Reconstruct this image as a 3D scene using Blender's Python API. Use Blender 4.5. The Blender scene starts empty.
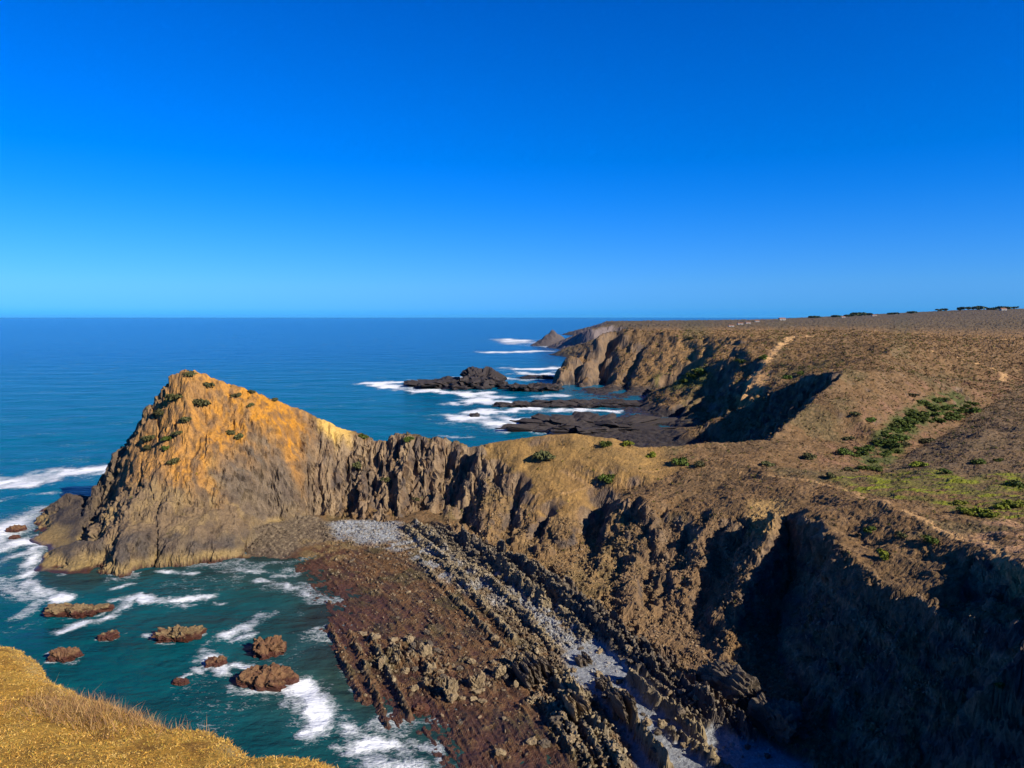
import bpy, math, random
import numpy as np
from mathutils.geometry import delaunay_2d_cdt
from mathutils import Vector
rng = np.random.default_rng(7)
random.seed(7)
F32 = np.float32
# ------------------------------------------------------------------ scene, camera, light
sc = bpy.context.scene
COL = sc.collection
H = 60.0                       # eye height above the sea, metres
FPX = 745.0                    # focal length in pixels at 1024 wide
TH = math.atan2(384 - 317, FPX)
CT, ST = math.cos(TH), math.sin(TH)
cam_d = bpy.data.cameras.new('camera')
cam = bpy.data.objects.new('camera', cam_d); COL.objects.link(cam)
cam.location = (0, 0, H); cam.rotation_euler = (math.pi/2 - TH, 0, 0)
cam_d.sensor_width = 36; cam_d.lens = FPX/1024*36
cam_d.clip_start = 0.1; cam_d.clip_end = 200000
sc.camera = cam

SUN = np.array([0.70, -0.505, 0.50]); SUN /= np.linalg.norm(SUN)
sun_el = math.asin(SUN[2]); sun_az = math.atan2(SUN[0], SUN[1])     # azimuth from +Y towards +X
w = bpy.data.worlds.new('World'); sc.world = w; w.use_nodes = True
nt = w.node_tree; bg = nt.nodes['Background']
sky = nt.nodes.new('ShaderNodeTexSky'); sky.sky_type = 'NISHITA'; sky.sun_disc = False
sky.sun_elevation = sun_el; sky.sun_rotation = sun_az
sky.altitude = 60; sky.air_density = 1.0; sky.dust_density = 0.0; sky.ozone_density = 1.0
tint = nt.nodes.new('ShaderNodeMix'); tint.data_type = 'RGBA'; tint.blend_type = 'MULTIPLY'; tint.inputs[0].default_value = 1
tint.inputs[7].default_value = (.26, .60, 1.34, 1)
tc = nt.nodes.new('ShaderNodeTexCoord'); sx = nt.nodes.new('ShaderNodeSeparateXYZ'); nt.links.new(tc.outputs['Generated'], sx.inputs[0])
rp = nt.nodes.new('ShaderNodeValToRGB'); nt.links.new(sx.outputs[2], rp.inputs[0])
el = rp.color_ramp.elements
stops = [(0.0, (.20, .46, .80)), (.012, (.30, .50, .76)), (.045, (.56, .59, .66)), (.155, (.30, .58, .68)), (.45, (.40, .56, .72)), (.72, (.12, .20, .30))]
rp.color_ramp.interpolation = 'B_SPLINE'; el[0].position = 0; el[1].position = .75
for k_ in range(4): el.new(.1 + .1*k_)
for e_, (ps_, cl_) in zip(el, stops): e_.position = ps_; e_.color = cl_ + (1,)
tint2 = nt.nodes.new('ShaderNodeMix'); tint2.data_type = 'RGBA'; tint2.blend_type = 'MULTIPLY'; tint2.inputs[0].default_value = 1; nt.links.new(rp.outputs[0], tint2.inputs[7])
hs = nt.nodes.new('ShaderNodeHueSaturation'); hs.inputs['Saturation'].default_value = 1.05
nt.links.new(sky.outputs[0], tint.inputs[6]); nt.links.new(tint.outputs[2], tint2.inputs[6]); nt.links.new(tint2.outputs[2], hs.inputs['Color']); nt.links.new(hs.outputs[0], bg.inputs['Color'])
bg.inputs['Strength'].default_value = 0.115
sl = bpy.data.lights.new('sun', 'SUN'); sl.energy = 5.0; sl.angle = math.radians(0.5); sl.color = (1.0, 0.9, 0.76)
so = bpy.data.objects.new('sun', sl); COL.objects.link(so); so.location = (60, -40, 150)
so.rotation_euler = Vector(-SUN).to_track_quat('-Z', 'Y').to_euler()
sc.view_settings.view_transform = 'Standard'; sc.view_settings.look = 'None'
sc.view_settings.gamma = 1; sc.view_settings.exposure = 0.60
sc.cycles.max_bounces = 5; sc.cycles.diffuse_bounces = 1; sc.cycles.glossy_bounces = 2
sc.cycles.transmission_bounces = 2; sc.cycles.volume_bounces = 0; sc.cycles.transparent_max_bounces = 4
sc.cycles.use_denoising = True
sc.cycles.use_adaptive_sampling = True; sc.cycles.adaptive_threshold = 0.02

# ------------------------------------------------------------------ noise (numpy)
_ang = rng.random(256)*2*np.pi
_GX, _GY = np.cos(_ang).astype(F32), np.sin(_ang).astype(F32)
_g3 = rng.normal(size=(256, 3)); _g3 /= np.linalg.norm(_g3, axis=1)[:, None]; _g3 = (_g3*1.25).astype(F32)
def _hash(a, b, c, seed):
    h = (a.astype(np.uint32)*np.uint32(374761393) + b.astype(np.uint32)*np.uint32(668265263)
         + c*np.uint32(2147483647 & 1274126177) + np.uint32((seed*974711 + 12345) & 0xffffffff))
    h = (h ^ (h >> np.uint32(13)))*np.uint32(1274126177)
    h = (h ^ (h >> np.uint32(15)))*np.uint32(2246822519)
    return (h >> np.uint32(24)).astype(np.int32)
def _fade(t): return t*t*t*(t*(t*6 - 15) + 10)
def n2(x, y, seed=0):
    x = np.asarray(x, F32); y = np.asarray(y, F32)
    xi = np.floor(x).astype(np.int32); yi = np.floor(y).astype(np.int32)
    fx = x - xi; fy = y - yi; u = _fade(fx); v = _fade(fy)
    z0 = np.uint32(0)
    def g(dx, dy):
        h = _hash(xi + dx, yi + dy, z0, seed)
        return _GX[h]*(fx - dx) + _GY[h]*(fy - dy)
    a = g(0, 0); a = a + u*(g(1, 0) - a)
    b = g(0, 1); b = b + u*(g(1, 1) - b)
    return (a + v*(b - a))*1.5
def n3(x, y, z, seed=0):
    x = np.asarray(x, F32); y = np.asarray(y, F32); z = np.asarray(z, F32)
    xi = np.floor(x).astype(np.int32); yi = np.floor(y).astype(np.int32); zi = np.floor(z).astype(np.int32)
    fx = x - xi; fy = y - yi; fz = z - zi; u = _fade(fx); v = _fade(fy); t = _fade(fz)
    def g(dx, dy, dz):
        h = _hash(xi + dx, yi + dy, (zi + dz).astype(np.uint32), seed)
        q = _g3[h]
        return q[..., 0]*(fx - dx) + q[..., 1]*(fy - dy) + q[..., 2]*(fz - dz)
    r = []
    for dz in (0, 1):
        a = g(0, 0, dz); a = a + u*(g(1, 0, dz) - a)
        b = g(0, 1, dz); b = b + u*(g(1, 1, dz) - b)
        r.append(a + v*(b - a))
    return (r[0] + t*(r[1] - r[0]))*1.2
def fbm(x, y, o=4, seed=0, gain=.5):
    s = 0; a = 1
    for k in range(o):
        s = s + a*n2(x*2**k + 17.3*k, y*2**k - 9.1*k, seed + k); a *= gain
    return s
def ridged(x, y, o=3, seed=0, gain=.5):
    s = 0; a = 1; tot = 0
    for k in range(o):
        s = s + a*(1 - np.abs(n2(x*2**k + 31.7*k, y*2**k + 5.9*k, seed + k))*1.6); tot += a; a *= gain
    return s/tot
def ss(a, b, x):
    t = np.clip((x - a)/(b - a), 0, 1); return t*t*(3 - 2*t)
def lerp(a, b, t): return a + (b - a)*t
def mixc(c, col, t):
    return c + (np.asarray(col, F32) - c)*np.clip(t, 0, 1)[..., None]

# ------------------------------------------------------------------ mesh helper
def np_mesh(name, verts, quads=None, tris=None, mats=(), smooth=True, link=True, parent=None, matidx=None):
    me = bpy.data.meshes.new(name)
    nq = 0 if quads is None else len(quads); ntr = 0 if tris is None else len(tris)
    me.vertices.add(len(verts)); me.vertices.foreach_set('co', np.ascontiguousarray(verts, F32).ravel())
    loops = []
    if nq: loops.append(np.asarray(quads, np.int32).ravel())
    if ntr: loops.append(np.asarray(tris, np.int32).ravel())
    lv = np.concatenate(loops)
    me.loops.add(len(lv)); me.loops.foreach_set('vertex_index', lv)
    me.polygons.add(nq + ntr)
    st = np.concatenate([np.arange(nq)*4, nq*4 + np.arange(ntr)*3]).astype(np.int32)
    me.polygons.foreach_set('loop_start', st)
    me.polygons.foreach_set('use_smooth', np.full(nq + ntr, smooth, bool))
    if matidx is not None: me.polygons.foreach_set('material_index', np.asarray(matidx, np.int32))
    for m in mats: me.materials.append(m)
    me.update(calc_edges=True)
    if not link: return me
    o = bpy.data.objects.new(name, me); COL.objects.link(o)
    if parent is not None: o.parent = parent
    return o
def fattr(me, name, arr):
    a = me.attributes.new(name, 'FLOAT', 'POINT'); a.data.foreach_set('value', np.ascontiguousarray(arr, F32).ravel())
def cattr(me, name, rgb):
    a = me.attributes.new(name, 'FLOAT_COLOR', 'POINT')
    c = np.ones((len(rgb), 4), F32); c[:, :3] = rgb; a.data.foreach_set('color', c.ravel())
def tag(o, label=None, cat=None, group=None, kind=None):
    if label: o['label'] = label
    if cat: o['category'] = cat
    if group: o['group'] = group
    if kind: o['kind'] = kind
    return o

# ------------------------------------------------------------------ rays: where a bearing and a dip seen from the eye meet the land
def ray(px, py):
    u = (px - 512)/FPX; v = (384 - py)/FPX
    c = CT + v*ST
    return u/c, (-ST + v*CT)/c           # x per metre of y, z per metre of y
def PY(px, py, Y):
    a, s = ray(px, py); return (a*Y, Y, H + s*Y)
def PZ(px, py, z=0.0):
    a, s = ray(px, py); Y = (z - H)/s; return (a*Y, Y, z)

# ------------------------------------------------------------------ terrain: surveyed heights (breaklines and spot heights)
pts = []; edges = []
def line(*ps):
    i0 = len(pts)
    for p in ps:
        if len(p) == 3 and p[0] == 'w': pts.append(tuple(p[1]))
        elif p[2] is None: pts.append(PZ(p[0], p[1], p[3]))
        else: pts.append(PY(p[0], p[1], p[2]))
    for k in range(len(ps) - 1): edges.append((i0 + k, i0 + k + 1))
def spots(*ps):
    for p in ps:
        if p[0] == 'w': pts.append(tuple(p[1]))
        elif p[2] is None: pts.append(PZ(p[0], p[1], p[3]))
        else: pts.append(PY(p[0], p[1], p[2]))
Z = None
def W(x, y, z): return ('w', (x, y, z), 0)
# headland: waterline, crest, faces
line((28,579,Z,-.6),(65,591,Z,-.6),(90,592,Z,-.6),(113,583,Z,-.6),(154,571,Z,-.6),(191,570,Z,-.6),(253,559,Z,-.4),(285,563,Z,-.4))
line((28,579,Z,-.6),(40,555,Z,-.6),(30,546,Z,-.6),(24,528,Z,-.8))
line(W(-150,230,-1.5),W(-136,252,-2),W(-100,268,-2),W(-60,272,-2),W(-25,268,-2),W(5,262,-2),W(30,262,-2),W(55,285,-1))
line((38,520,212),(62,494,218),(85,500,214))
line((80,498,214),(104,474,210),(115,458,212),(126,430,214),(145,407,215),(167,384,215),(171,367,215),(184,364.5,215),(205,371,217),(239,385,221),(273,399,227),(308,411,233),(340,429,238))
line((78,545,186),(86,520,200),(100,500,206))
spots((60,545,182),(45,560,176),(66,575,170),(88,578,169),(95,560,174))
line((98,540,178),(120,520,183),(160,520,184),(200,530,183),(235,530,188))
spots((120,555,171),(160,550,175),(200,550,178),(150,480,193),(190,430,204),(170,450,200),(140,450,206),(190,400,209),(165,420,209),(115,495,197))
line((214,451,203),(237,448,207),(251,428,212),(272,421,217),(289,426,222),(315,424,231))
line((235,502,197),(256,521,204),(280,520,209),(298,514,213),(317,512,216.5),(336,517,217))
spots((230,480,201),(215,410,212),(245,405,217))
spots((270,540,Z,1.4),(300,532,Z,1.2),(255,535,195),(240,548,188))
# neck between the headland and the mainland
line((340,429,238),(352,431,237),(365,437,235),(385,440,235),(397,433,235),(415,433,233),(440,435,232),(455,440,231),(466,446,230),(490,443,228),(520,438,226),(545,433,224),(575,433,224),(610,437,222),(640,447,218),(660,455,214),(700,462,205),(745,464,199))
line((336,517,217),(360,520,Z,1.6),(388,521,Z,2),(425,526,Z,2),(446,532,Z,2),(464,541,Z,1.5),(500,552,Z,1.5),(528,560,Z,1.5),(552,580,Z,1.5),(594,615,Z,1.5),(647,651,Z,1.5),(682,698,Z,1.2),(714,716,Z,1),(760,737,Z,.6),(813,763,Z,.5))
line((440,500,219),(460,470,223),(476,456,224),(520,485,207),(545,512,196),(564,508,196),(593,491,200),(610,500,195),(647,506,179),(682,515,173),(732,516,166),(755,518,159),(778,512,152))
line((608,504,194),(600,520,184),(578,558,172),(560,578,166))
line((612,503,193),(640,524,180),(650,545,168),(648,580,155),(640,615,139))
line((660,518,177),(668,545,168),(668,590,148),(662,640,129.5))
line((690,516,171),(702,545,160),(703,580,149),(695,640,130.5))
line((745,520,161),(738,550,156),(718,600,140),(708,640,128.6))
line((778,512,152),(768,540,146),(745,585,138),(728,630,130),(738,668,119.5),(752,700,112))
line((790,515,160),(792,560,150),(782,620,137),(775,680,117),(790,730,104.5))
line((800,510,152),(838,551,128),(886,592,112),(924,604,106),(958,630,97.5),(1014,632,90),W(62,68,27),W(58,40,38),W(40,16,49),W(22,0,56),W(0,-4,56),W(-25,-6,55),W(-60,-14,52),W(-110,-40,46))
line((813,763,Z,.5),W(42,82,0),W(36,60,0),W(22,42,0),W(-2,34,0),W(-30,26,-.5),W(-60,18,-2),W(-110,0,-2),W(-170,-40,-2))
line((883,502,146),(916,521,133),(950,540,122),(980,551,114),(1016,560,104))
spots((860,540,133),(900,570,119),(960,585,108),(840,500,158),(820,490,170))
spots((840,478,178),(900,482,170),(960,500,150),(1024,502,145),(1000,530,125),(780,480,180),(700,490,188),(740,480,190),(620,465,205),(570,460,212),(660,480,198),(540,455,218))
# hill, valley and plateau
line((745,464,199),(770,440,224),(800,412,250),(822,391,270),(845,369,290))
spots((870,372,292),(900,372,305),(800,440,232),(850,400,255),(850,440,238),(870,358,370),(900,346,430),(890,400,275),(860,420,246),(930,380,380))
line((878,474,199),(905,455,222),(940,437,250),(975,412,290),(1000,398,325),(1026,382,400))
spots((960,462,193),(1024,432,222),(1024,470,178),(985,430,225))
spots((1024,360,520),(1024,345,750),(960,343,620),(960,360,480),(1024,328,1200),(950,324,1400),(1024,317,2200),(1024,308.5,3600),(960,310,3600),(880,314,3600),(800,318,3600),(735,321,3300),(690,322.4,3000),(840,335,760),(780,334,700),(740,333,720),(735,337,600),(860,326,1200),(780,325.5,1300),(700,326.5,1300))
# gullies and spurs of the far coast
line((845,369,290),(822,372,312),(799,376,330),(776,391,348),(743,409,364),(715,421,374),(697,432,Z,.3))
line(W(66,282,-1),W(76,300,-.2),W(86,309,.6),W(98,307,2.5),W(109,303,7),W(120,302,20))
line((700,425,388),(738,397,394),(750,384,392),(765,366,430),(782,345,480))
spots((800,342,520),(745,374,440),(725,392,430))
line(W(80,415,-.5),W(96,424,0),W(112,440,5),W(124,452,16),W(134,455,28))
line((650,414,Z,.4),(668,388,500),(690,374,505),(722,362,500),(737,344,492))
spots((712,388,455),(690,400,440),(745,352,470),(705,410,415))
line(W(91,561,.6),W(106,562,2),W(120,557,6),W(133,549,15),W(147,543,35))
line((553,386,Z,-.5),(562,390,Z,-.5),(600,396,Z,-.3),(626,397,Z,.3),(650,385,600),(680,366,615))
line((560,366,672),(566,353,682),(591,341,692),(601,329,702),(624,326.5,702),(650,331,692),(700,336,650),(736,337,600))
line((580,380,645),(586,360,665),(604,345,684))
line((600,385,640),(612,365,664),(618,340,690))
line((608,390,600),(630,372,640),(640,350,668))
spots(W(70,760,-2),W(110,760,30),W(40,700,-2),W(75,900,-2),W(80,1100,-2),W(150,900,42),W(180,1150,44))
line((556,349,Z,-.5),(563,348,1380),(575,334,1400),(590,329,1410),(602,325.5,1420),(616,324.5,1400))
line(W(85,1335,-1),W(120,1330,-.5),W(150,1300,4))
spots(W(140,1345,40),W(60,1480,-2),W(100,1700,-2),W(180,2100,-2),W(230,2400,-2),W(300,2400,46),W(260,1800,45),W(420,3200,40),W(330,3100,-2),W(500,3900,-2))
spots(W(3200,3600,100),W(5200,3900,120),W(9000,6000,150),W(2600,6000,40),W(700,6000,-30),W(600,4400,-30),W(9000,-300,90),W(400,-300,55))
spots(W(200,60,38),W(300,200,40),W(120,20,44),W(420,330,40),W(700,600,50),W(-60,-120,56),W(30,-120,58),W(-200,-300,40),W(1300,900,70))
# sea bed
spots(W(-170,180,-4),W(-90,150,-4),W(-60,140,-3),W(-55,110,-3),W(-40,90,-3),W(-20,70,-2),W(-130,120,-6),W(-300,300,-8),W(-100,330,-6),W(0,330,-3),W(30,380,-2.5),W(20,450,-3),W(20,600,-3),W(0,900,-6),W(-800,1000,-12),W(-500,0,-8),W(-9000,6000,-30),W(-9000,-300,-30),W(-1500,3000,-20),W(40,1200,-6),W(120,2600,-10))
spots((640,441,Z,.8),(600,433,Z,.5),(662,432,Z,1.2),(620,421,Z,.8),(645,410,Z,.3),(575,437,Z,.3),(668,441,Z,1.3))
# reef platform
line((285,563,Z,-.4),(300,592,Z,-.5),(314,630,Z,-.5),(322,660,Z,-.5),(340,692,Z,-.5),(362,718,Z,-.5),(390,738,Z,-.4),(414,752,Z,-.4),(438,772,Z,-.3),(480,800,Z,-.4),W(5,60,-.8))
spots((330,575,Z,.25),(350,620,Z,.2),(345,660,Z,.2),(380,690,Z,.2),(420,700,Z,.15),(460,715,Z,.12),(490,735,Z,.12),(470,755,Z,.06),(530,720,Z,.35),(560,740,Z,.4),(550,690,Z,.5),(400,600,Z,.4),(450,640,Z,.45),(360,545,Z,.8),(390,545,Z,1.),(430,570,Z,.8),(500,620,Z,.8),(500,590,Z,1.),(560,650,Z,.8),(600,690,Z,.7),(650,730,Z,.7),(620,655,Z,1.),(700,750,Z,.6),(330,541,Z,.9))

def build_tin():
    v2 = [Vector((p[0], p[1])) for p in pts]
    # merge duplicates
    key = {}; remap = []; vv = []; zz = []
    for p in pts:
        k = (round(p[0], 1), round(p[1], 1))
        if k not in key: key[k] = len(vv); vv.append(Vector((p[0], p[1]))); zz.append(p[2])
        remap.append(key[k])
    ee = [(remap[a], remap[b]) for a, b in edges if remap[a] != remap[b]]
    ov, oe, of, orig_v, orig_e, orig_f = delaunay_2d_cdt(vv, ee, [], 0, 1e-3)
    zs = []
    for i, v in enumerate(ov):
        if orig_v[i]: zs.append(zz[orig_v[i][0]])
        else:
            d = sorted(((v - q).length, zz[j]) for j, q in enumerate(vv))[:3]
            zs.append(sum(z/(dd + .01) for dd, z in d)/sum(1/(dd + .01) for dd, z in d))
            print('TIN crossing near', [round(c, 1) for c in v])
    return np.array([(v[0], v[1], z) for v, z in zip(ov, zs)]), [tuple(f) for f in of if len(f) == 3]
TV, TF = build_tin()
def tin_eval(X, Y, band=None):
    out = np.full(X.shape, -30.0, F32)
    flatx = X.ravel(); flaty = Y.ravel(); fo = out.ravel()
    order = np.argsort(flaty, kind='stable'); ys = flaty[order]
    for f in TF:
        a, b, c = TV[f[0]], TV[f[1]], TV[f[2]]
        y0, y1 = min(a[1], b[1], c[1]), max(a[1], b[1], c[1])
        x0, x1 = min(a[0], b[0], c[0]), max(a[0], b[0], c[0])
        i0, i1 = np.searchsorted(ys, y0), np.searchsorted(ys, y1, 'right')
        if i1 <= i0: continue
        idx = order[i0:i1]; xx = flatx[idx]; m = (xx >= x0) & (xx <= x1)
        idx = idx[m]
        if not len(idx): continue
        xx = flatx[idx]; yy = flaty[idx]
        d = (b[1]-c[1])*(a[0]-c[0]) + (c[0]-b[0])*(a[1]-c[1])
        if abs(d) < 1e-9: continue
        l0 = ((b[1]-c[1])*(xx-c[0]) + (c[0]-b[0])*(yy-c[1]))/d
        l1 = ((c[1]-a[1])*(xx-c[0]) + (a[0]-c[0])*(yy-c[1]))/d
        l2 = 1 - l0 - l1
        k = (l0 >= -1e-4) & (l1 >= -1e-4) & (l2 >= -1e-4)
        fo[idx[k]] = (l0*a[2] + l1*b[2] + l2*c[2])[k]
    return fo.reshape(X.shape)
def blur(a, sig, axis):
    r = int(sig*3 + .5)
    if r < 1: return a
    k = np.exp(-.5*(np.arange(-r, r + 1)/sig)**2); k /= k.sum()
    pad = [(0, 0), (0, 0)]; pad[axis] = (r, r)
    p = np.pad(a, pad, mode='edge'); out = np.zeros_like(a)
    n = a.shape[axis]
    for i, kk in enumerate(k):
        out += F32(kk)*(p[i:i+n] if axis == 0 else p[:, i:i+n])
    return out

# survey grid: finer near the viewpoint, coarser towards the horizon
rows = []
y = 50.0
while y < 7000:
    rows.append(y)
    y += .5 if y < 85 else (.33 if y < 255 else .36*(y/255)**1.7)
ROW = np.array(rows, F32)
UC = np.concatenate([np.arange(-.80, .74, .00175), np.arange(.74, 1.02, .004)]).astype(F32)
NR, NC = len(ROW), len(UC)
GY = np.repeat(ROW[:, None], NC, 1); GX = GY*UC[None, :]
print('grid', NR, NC)
def slopes(z):
    du = np.gradient(z, axis=1)/np.gradient(UC)[None, :]
    dY = np.gradient(z, axis=0)/np.gradient(ROW)[:, None]
    gx = du/GY; gy = dY - UC[None, :]/GY*du
    return gx, gy
amp_w = np.clip(GY/160, .6, 6)
wx = GX + amp_w*(1.0*n2(GX/9, GY/9, 50) + .45*n2(GX/3.2, GY/3.2, 51))
wy = GY + amp_w*(1.0*n2(GX/9, GY/9, 52) + .45*n2(GX/3.2, GY/3.2, 53))
ZB = tin_eval(GX, GY)
ZW = tin_eval(wx.astype(F32), wy.astype(F32))
ZB = blur(blur(ZB, 2.5, 0), 2.0, 1)
ZW = blur(blur(ZW, 1.6, 0), 1.2, 1)
# reading a bearing/dip off the surveyed land
def hit(px, py, zarr=None):
    za = ZB if zarr is None else zarr
    a, s = ray(px, py)
    c = int(np.clip(np.searchsorted(UC, a), 1, NC - 1))
    if abs(UC[c-1] - a) < abs(UC[c] - a): c -= 1
    over = za[:, c] >= H + s*ROW
    j = int(np.argmax(over)) if over.any() else NR - 1
    return float(a*ROW[j]), float(ROW[j]), float(za[j, c]), j, c
def plan_poly(pp): return [hit(px, py)[:2] for px, py in pp]
def inpoly(X, Y, poly):
    ins = np.zeros(X.shape, bool); n = len(poly)
    for i in range(n):
        x0, y0 = poly[i]; x1, y1 = poly[(i+1) % n]
        if y0 == y1: continue
        c = ((y0 > Y) != (y1 > Y)) & (X < (x1-x0)*(Y-y0)/(y1-y0) + x0)
        ins ^= c
    return ins
def mask(pp, wob=1.2, soft=2, seed=0):
    poly = plan_poly(pp); out = np.zeros(GX.shape, F32)
    pxs = [p_[0] for p_ in poly]; pys = [p_[1] for p_ in poly]
    us = [p_[0]/p_[1] for p_ in poly]
    mg = 3 + 3*wob*max(1, max(pys)/160)
    r0 = max(0, np.searchsorted(ROW, min(pys) - mg) - 10); r1 = min(NR, np.searchsorted(ROW, max(pys) + mg) + 10)
    mu = mg/max(min(pys), 60)
    c0 = max(0, np.searchsorted(UC, min(us) - mu) - 8); c1 = min(NC, np.searchsorted(UC, max(us) + mu) + 8)
    k = (slice(r0, r1), slice(c0, c1)); gx_, gy_, aw = GX[k], GY[k], amp_w[k]
    X = gx_ + wob*aw*fbm(gx_/(5*wob), gy_/(5*wob), 3, 70 + seed)
    Y = gy_ + wob*aw*fbm(gx_/(5*wob), gy_/(5*wob), 3, 80 + seed)
    m = inpoly(X, Y, poly).astype(F32)
    out[k] = blur(blur(m, soft, 0), soft, 1) if soft else m
    return out
def splat(pp, wd, wob=.5, seed=0):
    """soft band along a line on the land; 1 on the line, 0 beyond about 2.2 widths"""
    L = plan_poly(pp); out = np.zeros(GX.shape, F32)
    pys = [p_[1] for p_ in L]; us = [p_[0]/p_[1] for p_ in L]; mg = 4*wd
    r0 = max(0, np.searchsorted(ROW, min(pys) - mg)); r1 = min(NR, np.searchsorted(ROW, max(pys) + mg))
    c0 = max(0, np.searchsorted(UC, min(us) - mg/min(pys))); c1 = min(NC, np.searchsorted(UC, max(us) + mg/min(pys)))
    k = (slice(r0, r1), slice(c0, c1)); gx_, gy_ = GX[k], GY[k]
    d = segdist(gx_ + wob*wd*n2(gx_/wd/1.5, gy_/wd/1.5, 60 + seed), gy_ + wob*wd*n2(gx_/wd/1.5, gy_/wd/1.5, 61 + seed), L)
    out[k] = np.exp(-(d/wd)**2)
    return out
def cells3(x, y, z, seed=0):
    """nearest random point of a jittered lattice: (its random number, distance to it)"""
    xi = np.floor(x).astype(np.int32); yi = np.floor(y).astype(np.int32); zi = np.floor(z).astype(np.int32)
    best = np.full(x.shape, 9., F32); val = np.zeros(x.shape, F32)
    for dx in (-1, 0, 1):
        for dy in (-1, 0, 1):
            for dz in (-1, 0, 1):
                h = (_hash(xi + dx, yi + dy, (zi + dz).astype(np.uint32), seed))
                g = _g3[h]
                d = (xi + dx + .5 + .36*g[:, 0] - x)**2 + (yi + dy + .5 + .36*g[:, 1] - y)**2 + (zi + dz + .5 + .36*g[:, 2] - z)**2
                k = d < best
                best = np.where(k, d, best); val = np.where(k, _GX[h], val)
    return val, np.sqrt(best)
def segdist(X, Y, line_pts):
    d = np.full(X.shape, 1e9, F32)
    for (x0, y0), (x1, y1) in zip(line_pts[:-1], line_pts[1:]):
        L = max((x1-x0)**2 + (y1-y0)**2, 1e-6)
        t = np.clip(((X-x0)*(x1-x0) + (Y-y0)*(y1-y0))/L, 0, 1)
        d = np.minimum(d, np.hypot(X - x0 - t*(x1-x0), Y - y0 - t*(y1-y0)))
    return d

# ------------------------------------------------------------------ terrain relief
far = np.clip(GY/200, 1, 5)                       # coarser relief where the survey grid is coarser
gx, gy = slopes(blur(blur(ZW, 3, 0), 2, 1))
S = np.hypot(gx, gy)
steep = ss(.42, .95, S)
apron0 = mask([(240,550),(256,524),(300,515),(322,518),(335,540),(300,548),(285,562),(255,558)], .5, 2, 31)
face = mask([(440,500),(476,460),(500,472),(520,488),(545,510),(564,507),(593,492),(647,506),(682,515),(732,516),(778,512),(838,551),(886,592),(960,600),(1024,600),(1024,790),(815,790),(813,763),(760,737),(714,716),(682,698),(647,651),(594,615),(552,580),(500,552),(455,536)], .6, 3, 27)
steep = np.maximum(steep, .75*face)
hillside = mask([(742,467),(770,442),(800,414),(822,393),(846,371),(870,360),(930,352),(960,400),(900,440),(800,462)], .3, 3, 26)
steep = blur(blur(steep, 3, 0), 2, 1)*(1 - hillside)
land = ss(-.4, 1.2, ZW)
vv = GX + (GY - 115)*(0.43 - 0.004*np.clip(GX, -70, 70))     # across the upturned beds
ww = -GY*.9 + GX*.42                                          # along them
m_reef = mask([(285,563),(330,541),(322,522),(360,518),(400,520),(425,526),(464,541),(500,552),(528,560),(552,580),(594,615),(647,651),(682,698),(714,716),(760,737),(813,763),(826,790),(460,800),(414,752),(390,738),(362,718),(340,692),(322,660),(314,630),(300,592)], .5, 3, 1)
m_reef *= ss(4.0, 2.2, ZW)
m_head = ss(-58, -66, GX + .25*(GY - 225) + 2*n2(GX/6, GY/6, 5))*ss(1.2, 2.5, ZW)*(GY < 300)
m_neck = ss(-66, -58, GX)*ss(5, -6, GX)*ss(205, 214, GY)*(GY < 262)
m_hump = mask([(476,452),(500,442),(520,439),(560,434),(620,441),(665,456),(690,468),(660,480),(625,484),(605,490),(575,494),(548,490),(520,480),(490,464)], .8, 3, 2)
m_smooth = mask([(487,441),(560,434),(640,444),(665,457),(640,476),(610,486),(592,500),(570,512),(552,522),(540,516),(528,490),(508,470),(490,458)], .5, 3, 30)
faraway = ss(380, 480, GY)
m_hs = m_head*(1 - .8*ss(-98, -108, GX + .3*(GY - 190)))
o1 = mask([(128,452),(150,413),(170,390),(172,372),(188,366),(245,385),(345,425),(352,440),(342,462),(336,500),(326,500),(322,450),(306,440),(292,450),(296,490),(284,470),(274,432),(255,436),(240,448),(216,452),(204,468),(212,488),(228,505),(205,492),(175,484),(145,480),(122,482),(115,478)], 1.3, 5, 13)
# rock buttresses and gullies on the steep ground: flutes that run down the fall line
A = steep*land*(1 - .8*m_smooth)*(1 - .55*o1)*(1 - .35*faraway)
zd = ZW.copy()
big = ridged(GX/17 + .3*n2(GX/8, GY/8, 9), GY/17, 3, 10)
zd -= A*(np.clip(1 - big, 0, 1))*5.0*np.clip(far*.8, 1, 1.3)*(1 - .85*m_hs)*(1 - .55*m_neck)*(1 - .5*face)
med = ridged(GX/6.0 + .4*n2(GX/4, GY/4, 19), GY/8.5, 3, 20)
zd += A*(med - .62)*3.4*(1 - .62*m_hs)*(1 - .45*face)*(1 - .5*faraway)
fis = ridged((GX + .25*GY)/4.2 + .25*n2(GX/3, GY/3, 33), GY/40, 2, 30)       # upright fissures of the neck
zd -= 3.0*m_neck*A*ss(.66, .95, 1 - fis + .28)
zd += A*.75*(ridged(GX/2.1, GY/2.1, 3, 40) - .6)*(1 - .3*m_hs)*(1 - .5*face)
crag = ss(.0, .5, fbm(GX/14, GY/14, 2, 44))
zd += A*crag*.9*(1 - .5*face)*(ridged(GX/1.15, GY/1.15, 2, 46) - .55)
# the headland: smooth tilted slabs with long joints, rills in the orange earth
jt = (GX*.8 - GY*.2 + ZW*.55)
zd -= 1.3*m_hs*steep*ss(.72, .95, ridged(jt/7.5, ZW/26, 2, 60))
zd += m_hs*steep*.55*(fbm(jt/2.2, ZW/9, 3, 64))
zd += m_hs*.45*fbm(GX/2.6, GY/2.6, 3, 66)
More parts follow.
